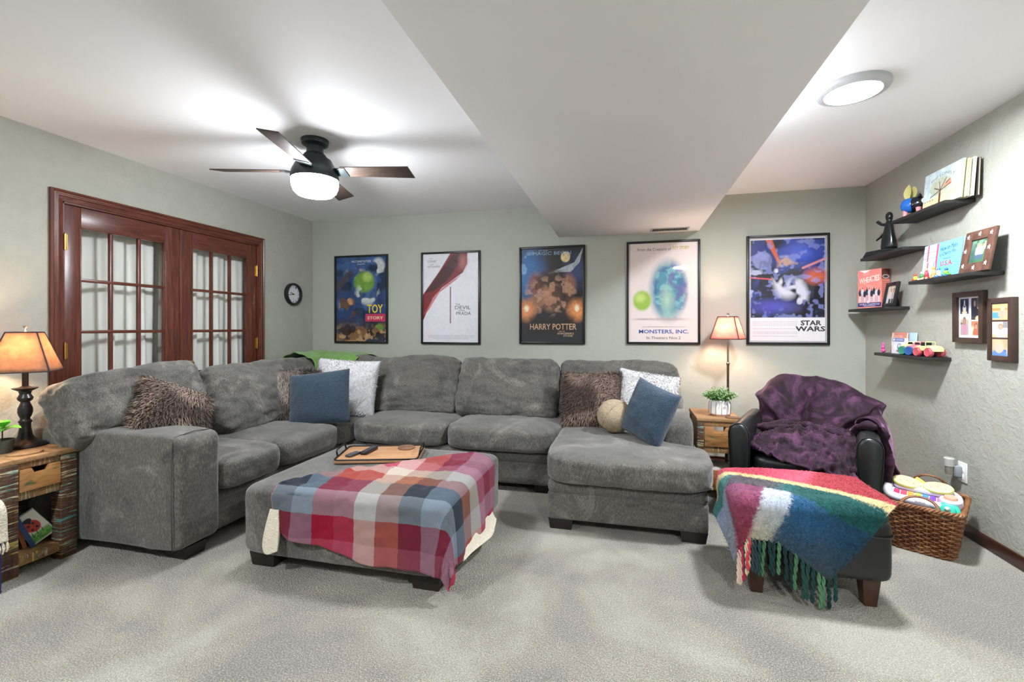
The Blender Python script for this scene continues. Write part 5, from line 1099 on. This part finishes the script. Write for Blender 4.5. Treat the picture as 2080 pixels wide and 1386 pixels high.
p = Pic(.124, .134, .002, '3f6f4a'); p.rect(0, .6, 1, 1, '7fa88a', .2); p.rect(.55, .55, 1, .8, '9cc09a', .1); p.blot(8, .55, '2c4c38', 61, .8, mask=np.clip((p.V - .5) * 4, 0, 1)); p.rect(0, 0, .3, .9, '39525c', .2, .6)
for x_, c1 in ((.38, 'd8d8da'), (.50, 'd0b8bc'), (.62, 'c8d0d8'), (.74, 'dcdcdc')): p.ell(x_, .50, .075, .20, c1, .3); p.ell(x_, .74, .04, .05, 'b98a70', .3); p.rect(x_ - .05, .16, x_ + .05, .36, '4a5a80', .03, .8)
f = desk_frame('brown tilted photo frame studded with white stars on the middle shelf', 1.868, 3.085, Z3 + .002, .225, .235, .052, .014, -10, simple('carved_brown_frame', '4a3128', .5, c2='6b4a3c', scale=26, bump=.4, bscale=60), p)
for x_, z_ in ((-.085, .205), (0, .212), (.085, .205), (-.088, .125), (.088, .125), (-.085, .04), (.085, .04), (0, .024)):
    pts = [(x_ + (.014 if k % 2 == 0 else .005) * math.sin(k * PI / 5 + .2), z_ + (.014 if k % 2 == 0 else .005) * math.cos(k * PI / 5 + .2)) for k in range(10)]; MB().prism(pts, -.0165, -.0138, 'y').build('star', simple('star_cream', 'e6dfd2', .5), f)
# shelf 4: cereal box and small black frame
cb = thing('cereal_box', 'orange-red cereal box with a team picture, in the corner on its own shelf', 'box', (1.872, 4.175, Z4), R(-64))
BW, BH, BT = .190, .300, .080
MB().box(-BW / 2, BW / 2, -BT / 2, BT / 2, 0, BH, .001).build('carton', simple('box_orange', 'ee9a8a', .45), cb)
p = Pic(BW - .002, BH - .004, .0025, 'ea8a80'); p.blot(7, .55, 'f2a89e', 71, .6); p.poly([(.06, 1), (.58, 1), (.32, .93)], 'eef0f0'); m_ = p.emask(.5, .33, .6, .3)
for i, x_ in enumerate(np.linspace(.10, .90, 9)): 
    y_ = .40 + .03 * math.sin(i * 2.3); p.rect(x_ - .035, .16, x_ + .035, y_ - .08, ('d8d0d8', 'b8b4c0')[i % 2], .02); p.ell(x_, y_, .062, .085, ('2b3346', 'd4ccd6', '262c3c')[i % 3], .25); p.ell(x_, y_ + .105, .024, .026, 'a06c5c', .3)
p.rect(0, .03, 1, .14, '2a2a6a', .01); p.rect(0, .14, 1, .165, 'd8b0ae', .01); p.ell(.45, .155, .05, .028, 'e6dcdc', .2); p.rect(.25, .048, .75, .062, 'c8c8e0', .01, .8); p.build('print', cb, -BW / 2 + .001, .002, -BT / 2 - .0006)
text(cb, 'WHEATIES', .0, BH * .745, BW * .86, BH * .15, 'f2e9dc', -BT / 2 - .0012, slope=.12, bold=.015); text(cb, 'WORLD CHAMPIONS', .0, BH * .10, BW * .86, BH * .045, 'e8e8f4', -BT / 2 - .0012)
p = Pic(BT - .002, BH - .004, .003, 'e68a7a'); p.rect(0, .74, 1, 1, '6a3a32', .03); p.ell(.5, .80, .42, .05, 'd8c4c4', .2); p.ell(.5, .80, .3, .03, '4a3030', .3)
for y_ in np.arange(.10, .68, .05): p.rect(.1, y_, .9, y_ + .018, 'b9594a', .008, .6)
p.build('side_print', cb, -BT / 2 + .001, .002, BW / 2 + .0006, ax='yz')
p = Pic(.116, .136, .002, 'd9cdb6'); p.rect(0, .0, .25, .5, 'c9d8dc', .2)
for x_, c1, c2_, hr in ((.40, 'dccfd0', '2f3438', '9a7a5a'), (.68, 'b9aaa8', '3f4448', '3a2620')): p.ell(x_, .44, .16, .20, c1, .25); p.rect(x_ - .11, 0, x_ + .11, .26, c2_, .04); p.ell(x_, .74, .09, .11, hr, .25); p.ell(x_, .72, .06, .08, 'c89a84', .3)
desk_frame('small black photo frame of two people hugging beside the cereal box', 1.878, 3.862, Z4 + .001, .160, .180, .024, .016, -10, M_FRAMEBLK, p).location = (1.872, 3.945, Z4 + .001)
# shelf 5: two small books, bunny, toy cars
g5 = 'things on the lowest shelf'
b = sbook('small salmon red board book standing at the far end of the lowest shelf', 1.915, 3.925, Z5 + .001, .185, .150, .012, 'd0806c', -5, g5)
p = Pic(.181, .146, .0025, 'd98a76'); p.rect(0, .3, .12, 1, 'f0dcd2', .1); p.rect(.16, .50, .80, .70, '4a2a24', .02); p.ell(.42, .44, .08, .09, 'c98a80', .3); p.rect(.2, .1, .9, .42, 'b9bf86', .06); p.blot(9, .5, '7a9a4a', 81, .8, mask=np.clip((.4 - p.V) * 8, 0, 1)); p.rect(0, 0, 1, .10, '6a6a8a', .04); p.build('print', b, -.0905, .002, -.0066)
text(b, 'Good Night', -.005, .122, .11, .020, 'f3e4da', -.0070); text(b, 'Arizona', .0, .090, .085, .020, 'f4efe6', -.0070)
b = sbook('white and light blue board book behind the salmon one', 1.938, 3.855, Z5 + .001, .180, .150, .010, 'bcdcec', -3, g5)
b = sbook('small white card game box with a blue top band on the lowest shelf', 1.876, 3.835, Z5 + .001, .150, .112, .022, 'e2e4ee', -4, g5)
p = Pic(.146, .108, .0025, 'dfe2ec'); p.rect(0, .78, 1, 1, '4f62a8', .02); p.ell(.14, .89, .10, .07, 'e8ecf6', .2); p.rect(.30, .85, .92, .93, 'c4cce8', .03, .8); p.ell(.30, .42, .14, .20, 'f4f4f4', .2); p.ell(.62, .46, .17, .20, '4a7a90', .2); p.ell(.60, .50, .10, .12, 'c9d4da', .3); p.ell(.60, .16, .2, .08, 'b8566c', .3); p.ell(.86, .18, .12, .07, 'b070c0', .4); p.build('print', b, -.073, .002, -.0116)
bu = thing('toy_bunny', 'tiny bright pink toy rabbit before the salmon board book', 'toy', (1.850, 3.985, Z5), R(-90), g5); M_PINK = simple('toy_pink', 'e0559c', .35)
MB().bm(cushion_mesh(.034, .028, .032, 2, 8, wr=0), Matrix.Translation((0, 0, .018))).build('body', M_PINK, bu, smooth=180); MB().bm(cushion_mesh(.026, .024, .024, 2, 8, wr=0), Matrix.Translation((.004, -.004, .042))).build('head', M_PINK, bu, smooth=180)
for s in (-1, 1): MB().tube([(s * .006, -.002, .05), (s * .008, 0, .068), (s * .009, .002, .076)], [.003, .0045, .002], 8).build('ear', M_PINK, bu)
def car(lab, yc, x, body, wheel, hub, rz, kind):
    c_ = thing('toy_car', lab, 'toy car', (x, yc, Z5), R(rz), 'big-wheeled toy cars on the lowest shelf'); mbd = simple('car_' + body, body, .35); mw = simple('wheel_' + wheel, wheel, .45); mh = simple('hub_' + hub, hub, .4)
    prof = [(-.078, .034), (-.082, .050), (-.070, .064), (-.045, .070), (-.030, .074), (-.018, .092), (.018, .094), (.034, .074), (.062, .068), (.078, .056), (.080, .036)] if kind != 'open' else [(-.080, .034), (-.084, .052), (-.066, .066), (-.036, .072), (-.030, .068), (.020, .068), (.026, .074), (.060, .070), (.080, .056), (.082, .036)]
    MB().prism(prof, -.034, .034, 'y', bev=.006).build('body', mbd, c_, smooth=50)
    if kind == 'open':
        MB().box(-.028, -.020, -.030, .030, .070, .092, .002).build('seat', M_DARK, c_); MB().tube([(.012, -.028, .066), (.012, -.028, .094), (.012, .028, .094), (.012, .028, .066)], .003, 6).build('windscreen_frame', mbd, c_)
    else:
        for s in (-1, 1): MB().prism([(-.014, .074), (-.010, .088), (.014, .089), (.024, .075)], s * .0335, s * .0350, 'y').build('window', M_DARK, c_)
    for s in (-1, 1):
        for x_ in (-.048, .048):
            Mw = Matrix.Translation((x_, s * .030, .030)) @ Matrix.Rotation(-s * PI / 2, 4, 'X'); MB().lathe([(.008, -.010), (.026, -.010), (.030, -.004), (.030, .010), (.026, .016), (.020, .015)], 24, M=Mw).build('wheel', mw, c_); MB().lathe([(.021, .0155), (.012, .008), (.005, .006), (.001, .0065)], 20, M=Mw, cap=False).build('hub', mh, c_)
car('pale yellow toy car with green wheels, farthest of the three', 3.715, 1.905, 'd9d79a', '2f7f6c', '6fcaac', -66, 'closed')
car('pink toy car with blue wheels between the other two', 3.615, 1.893, 'd27f8c', '27508c', '5f9be0', -66, 'closed')
car('lime toy car with salmon pink wheels, nearest of the three', 3.505, 1.878, 'cfdc94', 'c0505a', 'e88a86', -84, 'open')
# ------------------------------------------------------------------ photo frames hung on the right wall
def wall_frame(lab, yc, z0, w_, h_, bd, dp, mat):
    f = thing('photo_frame', lab, 'picture frame', (XR - .0005, yc, z0), RW, 'photo frames hung on the right wall'); frame_bars(f, w_, h_, bd, dp, mat); MB().box(-w_ / 2 + .004, w_ / 2 - .004, -.006, -.001, .004, h_ - .004).build('backing', M_DARK, f); return f
def photo(w_, h_, bg, people, extra=()):
    q = Pic(w_, h_, .002, bg)
    for e in extra: getattr(q, e[0])(*e[1:])
    for x_, y_, s_, hair, skin, cloth in people: q.ell(x_, y_ - .40 * s_, .34 * s_, .34 * s_, cloth, .25); q.ell(x_, y_ + .02 * s_, .17 * s_, .20 * s_, hair, .25); q.ell(x_, y_ - .02 * s_, .125 * s_, .155 * s_, skin, .3)
    return q
f = wall_frame('dark collage frame with four photos in a white mat', 3.262, 1.150, .245, .300, .030, .028, M_FRAMEBRN)
MB().box(-.095, .095, -.010, -.007, .028, .272).build('mat_board', M_MATBOARD, f)
q = Pic(.070, .090, .002, '2a3a50'); q.ell(.5, .55, .42, .42, '1d2a3c', .2); q.ell(.5, .7, .08, .22, 'e8e6e0', .3); q.ell(.5, .35, .2, .25, 'e6e0d4', .3); q.ell(.5, .48, .10, .06, '1a1a1c', .3); q.ell(.5, .08, .3, .12, 'd8ceb0', .4); q.build('print', f, -.080, .170, -.0105)
photo(.070, .126, '2b2a28', [(.40, .76, .9, '4a3a30', 'c09a80', '20242c')], (('poly', [(.3, .7), (.9, .55), (1, .5), (1, .42), (.3, .62)], 'c9b86a'), ('rect', .6, .55, 1, 1, '5a6a6a', .05, .7), ('ell', .75, .08, .3, .1, 'd8cc9a'))).build('print', f, .010, .134, -.0105)
photo(.070, .118, 'b9ab98', [(.5, .70, 1.0, '4a3628', 'b98a70', 'c08ea4')], (('rect', 0, .8, 1, 1, 'd8d4cc', .1), ('rect', 0, .55, .4, .62, '6a5a4a', .02))).build('print', f, -.080, .044, -.0105)
photo(.070, .082, 'c07a54', [(.55, .62, 1.1, '7a4430', 'd89a7a', 'b8684a')], (('ell', .1, .3, .3, .3, 'f4dcb8', .9),)).build('print', f, .010, .044, -.0105)
MB().box(-.094, .094, -.0150, -.0140, .029, .271).build('glass', M_GLASS, f, smooth=0)
f = wall_frame('narrow brown frame with three stacked baby photos', 3.018, 1.058, .172, .340, .028, .028, M_FRAMEBRN)
MB().box(-.062, .062, -.024, -.008, .026, .314).build('panel', simple('frame_brown_panel', '4a332a', .45), f)
photo(.104, .084, 'd9b87a', [(.68, .72, .85, 'd8b090', 'e0b49a', 'c9a890')], (('rect', 0, .1, .6, .5, '4fa0c0', .1), ('rect', 0, .6, 1, .75, 'c08a5a', .04))).build('print', f, -.052, .222, -.0246)
photo(.104, .084, 'dcdcdc', [(.55, .66, 1.0, 'a8805c', 'c9a08c', 'e4e2e0')], (('rect', 0, 0, 1, .2, 'd8b888', .08), ('rect', .7, .6, 1, 1, '8a8a90', .05))).build('print', f, -.052, .128, -.0246)
photo(.104, .088, 'c9b890', [(.45, .52, 1.9, 'd8bc98', 'e6bca8', '5a8ac0')], (('rect', .7, .5, 1, 1, 'b8a880', .1), ('ell', .82, .3, .1, .1, '3a5ac0', .3))).build('print', f, -.052, .030, -.0246)
MB().box(-.058, .058, -.0268, -.0260, .027, .313).build('glass', M_GLASS, f, smooth=0)
# outlet with a plug-in air freshener
ol = thing('wall_outlet', 'white wall outlet plate above the wicker basket', 'outlet', (XR - .0005, 3.335, .312), RW)
MB().box(-.037, .037, -.006, 0, 0, .118, .002).build('plate', M_WHITE, ol)
for z_ in (.030, .076): MB().box(-.016, .016, -.0075, -.005, z_ - .014, z_ + .014, .003).build('socket', M_WHITE, ol)
pf = thing('plug_in_freshener', 'grey and clear plug-in air freshener stuck in the wall outlet', 'air freshener', (XR - .007, 3.352, .330), RW)
MB().box(-.024, .024, -.034, -.001, .010, .075, .006).build('body', simple('freshener_grey', '8f959a', .4), pf)
MB().lathe([(.001, 0), (.018, 0), (.020, .02), (.020, .05), (.001, .052)], 20, (-.008, -.05, .018)).build('vial', simple('freshener_clear', 'b9b3a6', .1, trans=.7), pf)
MB().lathe([(.001, .05), (.024, .05), (.027, .095), (.023, .100), (.001, .100)], 24, (-.008, -.05, .018)).build('cap', simple('freshener_cap', 'b4b4b0', .45), pf)
# ------------------------------------------------------------------ wicker basket with toys
BA = math.atan2(-.56, .83); bx = thing('wicker_basket', 'brown woven wicker basket with two handles full of toys by the right wall', 'basket', (1.660, 3.135, 0), BA)
t = NT('wicker'); v = t.coord(); n1 = t.noise(v, 18, 3); n2 = t.noise(v, 130, 3); t.base(t.mix(.5, t.ramp(n1, [(.3, '7a4a2c'), (.5, '96623c'), (.7, 'b8875c')]), t.ramp(n2, [(.3, '6a6a6a'), (.7, 'a0a0a0')]), 'OVERLAY')); t.set(rough=.42, spec=.5); t.bump(n2, .4, .002); M_WICKER = t.m
BHt = .262
def bdim(z): f = z / BHt; return .255 + (.335 - .255) * f, .340 + (.435 - .340) * f      # along x, along y
def perim(w_, d_, r_, s):      # point on a rounded rectangle for s in 0..1 plus outward normal
    a, b = w_ / 2 - r_, d_ / 2 - r_; segs = [(2 * b, 'l'), (PI / 2 * r_, 'c'), (2 * a, 'l'), (PI / 2 * r_, 'c'), (2 * b, 'l'), (PI / 2 * r_, 'c'), (2 * a, 'l'), (PI / 2 * r_, 'c')]; tot = sum(q[0] for q in segs); d = (s % 1) * tot; k = 0
    while d > segs[k][0]: d -= segs[k][0]; k += 1
    side = k // 2; an = R(90 * side)
    if segs[k][1] == 'l':
        base = [((a + r_), -b + d), (a - d, (b + r_)), (-(a + r_), b - d), (-a + d, -(b + r_))][side]; nn = [(1, 0), (0, 1), (-1, 0), (0, -1)][side]
    else:
        c_ = [(a, b), (-a, b), (-a, -b), (a, -b)][side]; q = an + d / r_; nn = (math.cos(q), math.sin(q)); base = (c_[0] + r_ * nn[0], c_[1] + r_ * nn[1])
    return base, nn
NST = 40; wv = MB(); rows = 19
for k in range(rows):
    z = .012 + (BHt - .030) * k / (rows - 1); w_, d_ = bdim(z); pts = []
    for i in range(160):
        s = i / 160; (x, y), (nx, ny) = perim(w_, d_, .045, s); o_ = .0085 * math.sin(2 * PI * s * NST / 2 + PI * k); pts.append((x + nx * o_, y + ny * o_, z + .0012 * math.sin(i * 1.7 + k)))
    wv.tube(pts, .0064, 5, True)
tag(wv.build('weave', M_WICKER, bx, smooth=180), kind='stuff')
for i in range(NST):
    s = (i + .5) / NST; pts = []
    for z in (.004, .09, .18, BHt): w_, d_ = bdim(z); (x, y), _ = perim(w_, d_, .045, s); pts.append((x, y, z))
    MB().tube(pts, .0050, 5).build('stake', M_WICKER, bx)
w_, d_ = bdim(BHt)
for q in range(3):
    pts = []
    for i in range(150): s = i / 150; (x, y), (nx, ny) = perim(w_, d_, .05, s); ph = s * 2 * PI * 26 + q * 2 * PI / 3; pts.append((x + nx * .009 * math.cos(ph), y + ny * .009 * math.cos(ph), BHt - .003 + .009 * math.sin(ph)))
    MB().tube(pts, .0062, 6, True).build('rim_strand', M_WICKER, bx, smooth=180)
w0, d0 = bdim(.01)
for q in range(2):
    pts = []
    for i in range(120): s = i / 120; (x, y), (nx, ny) = perim(w0, d0, .05, s); ph = s * 2 * PI * 18 + q * PI; pts.append((x + nx * (.004 + .006 * math.cos(ph)), y + ny * (.004 + .006 * math.cos(ph)), .010 + .005 * math.sin(ph)))
    MB().tube(pts, .0055, 6, True).build('foot_strand', M_WICKER, bx, smooth=180)
MB().box(-w0 / 2 + .01, w0 / 2 - .01, -d0 / 2 + .01, d0 / 2 - .01, .004, .010).build('bottom', M_WICKER, bx)
def bhandle(yy, xa, hgt, lean):
    h = MB()
    for q in range(3):
        pts = []
        for i in range(41): a = PI * i / 40; ph = i * .75 + q * 2 * PI / 3; pts.append((-xa * math.cos(a) + .0045 * math.cos(ph), yy + lean * math.sin(a) + .0045 * math.sin(ph), BHt + hgt * math.sin(a)))
        h.tube(pts, .0052, 6)
    return h.build('handle', M_WICKER, bx, smooth=180)
bhandle(-d_ / 2, .078, .045, .050); bhandle(d_ / 2, .085, .085, -.01)
def inb(lx, ly, z): c_, s_ = math.cos(BA), math.sin(BA); return (1.660 + lx * c_ - ly * s_, 3.135 + lx * s_ + ly * c_, z)
# filling below: stacked soft play blocks that the piano rests on
M_TW = simple('toy_white', 'e8e4f0', .35)
gT = 'toys in the wicker basket'
pz = .262
pia = thing('toy_piano', 'white toy piano with rainbow keys and yellow pages on top of the basket', 'toy', inb(-.012, -.030, pz), BA + R(8), gT)
pia.rotation_euler = (R(9), R(2), BA + R(4)); ring = MB(); ring.tube([(x, y, .022) for x, y in rrect(.300, .200, .07, 8)], .022, 12, True); ring.build('rim', M_TW, pia, smooth=180)
MB().prism(rrect(.285, .185, .06, 8), .006, .022, 'z').build('tray', M_TW, pia)
for k, c_ in enumerate(('cc3a66', 'd8506c', 'e6a24a', 'a8cc3c', '3a8fc8', '7a4ab8', 'd870a8', 'c8386c')): MB().box(-.120 + k * .031, -.094 + k * .031, -.078, -.006, .020, .034, .004).build('key', simple('key_' + c_, c_, .35), pia)
MB().bm(cushion_mesh(.25, .095, .030, 4, 10, wr=0), Matrix.Translation((.0, .052, .040))).build('page_stand', M_TW, pia, smooth=180)
M_PAGE = simple('page_yellow', 'dfd58e', .5, c2='e6c8a8', scale=30); M_PAGEE = simple('page_edge_lime', 'b9c94a', .5)
for s, an in ((-1, 12), (1, -6)):
    Mp = Matrix.Translation((s * .068, .045, .060)) @ Matrix.Rotation(R(14), 4, 'X') @ Matrix.Rotation(R(an * .6), 4, 'Y')
    pts = [(.066 * math.cos(a) * (1 if abs(math.cos(a)) < .9 else .97), .046 * math.sin(a)) for a in np.linspace(0, 2 * PI, 28, endpoint=False)]
    MB().prism([(x * 1.03, y * 1.05) for x, y in pts], 0, .006, 'z', M=Mp).build('page_edge', M_PAGEE, pia); MB().prism(pts, .006, .011, 'z', M=Mp, bev=.001).build('page', M_PAGE, pia)
    for k in range(3): MB().lathe([(.006, .0112), (.005, .0125), (.001, .013)], 10, M=Mp @ Matrix.Translation((-.03 + .03 * k, .012 * (k % 2) - .006, 0))).build('dot', simple('dot_' + 'd89a9a', 'd89a9a', .5), pia)
MB().lathe([(.001, 0), (.044, 0), (.048, .02), (.046, .045), (.030, .052), (.001, .054)], 28, (.120, -.060, .010)).build('speaker_knob', simple('toy_lilac_white', 'd6d2e4', .35), pia)
MB().lathe([(.001, .0), (.030, .0), (.026, .012), (.001, .014)], 20, (.120, -.060, .062)).build('knob_top', simple('knob_peach', 'dca68c', .4), pia)
cup = thing('sippy_cup', 'teal lidded toddler cup lying in the basket corner', 'cup', inb(.110, -.130, .205), BA + R(20), gT); Mq = Matrix.Translation((0, 0, .035)) @ Matrix.Rotation(R(52), 4, 'X') @ Matrix.Rotation(R(-18), 4, 'Y'); M_TEAL = simple('cup_teal', '2bb39a', .35)
MB().lathe([(.001, -.06), (.030, -.06), (.034, 0), (.036, .02), (.001, .02)], 24, M=Mq).build('cup_body', simple('cup_grey', '7a8484', .3, trans=.3), cup)
MB().lathe([(.001, .018), (.048, .018), (.050, .028), (.044, .032), (.034, .034), (.030, .046), (.012, .054), (.001, .055)], 32, M=Mq).build('lid', M_TEAL, cup); MB().lathe([(.001, .05), (.014, .05), (.012, .066), (.007, .072), (.001, .073)], 16, M=Mq).build('spout', simple('spout_clear', 'b4d4cc', .25), cup)
sq = thing('yellow_shape_toy', 'yellow square plastic toy standing behind the toy piano', 'toy', inb(-.03, .120, .225), BA + R(30), gT); Mq = Matrix.Translation((0, 0, .055)) @ Matrix.Rotation(R(-40), 4, 'X') @ Matrix.Rotation(R(45), 4, 'Y')
M_YEL = simple('toy_yellow', 'dfc45e', .4)
MB().box(-.052, .052, -.006, .006, -.052, .052, .006, M=Mq).build('plate', M_YEL, sq); MB().box(-.034, .034, -.011, -.005, -.034, .034, .005, M=Mq).build('raised_square', simple('toy_yellow_pale', 'e8d68a', .4), sq)
for i, (lx, ly, c_, nm, ps) in enumerate(((-.075, -.05, '4a5ab8', 'blue', 'at the front left'), (.075, -.055, 'b8743a', 'orange', 'beside the teal cup'), (-.06, .09, '4a9a5a', 'green', 'at the back left'), (.07, .085, 'd8d0c0', 'cream', 'at the back right'))):
    o = MB().bm(cushion_mesh(.100, .100, .218, 7, 6, wr=0), Matrix.Translation((0, 0, .109))).build('toy_block', simple('block_' + c_, c_, .6), None, smooth=180); o.location = inb(lx, ly, .0115); o.rotation_euler = (0, 0, BA + i * .05)
    tag(o, nm + ' toy block ' + ps + ' under the toys in the wicker basket', 'toy block', gT)
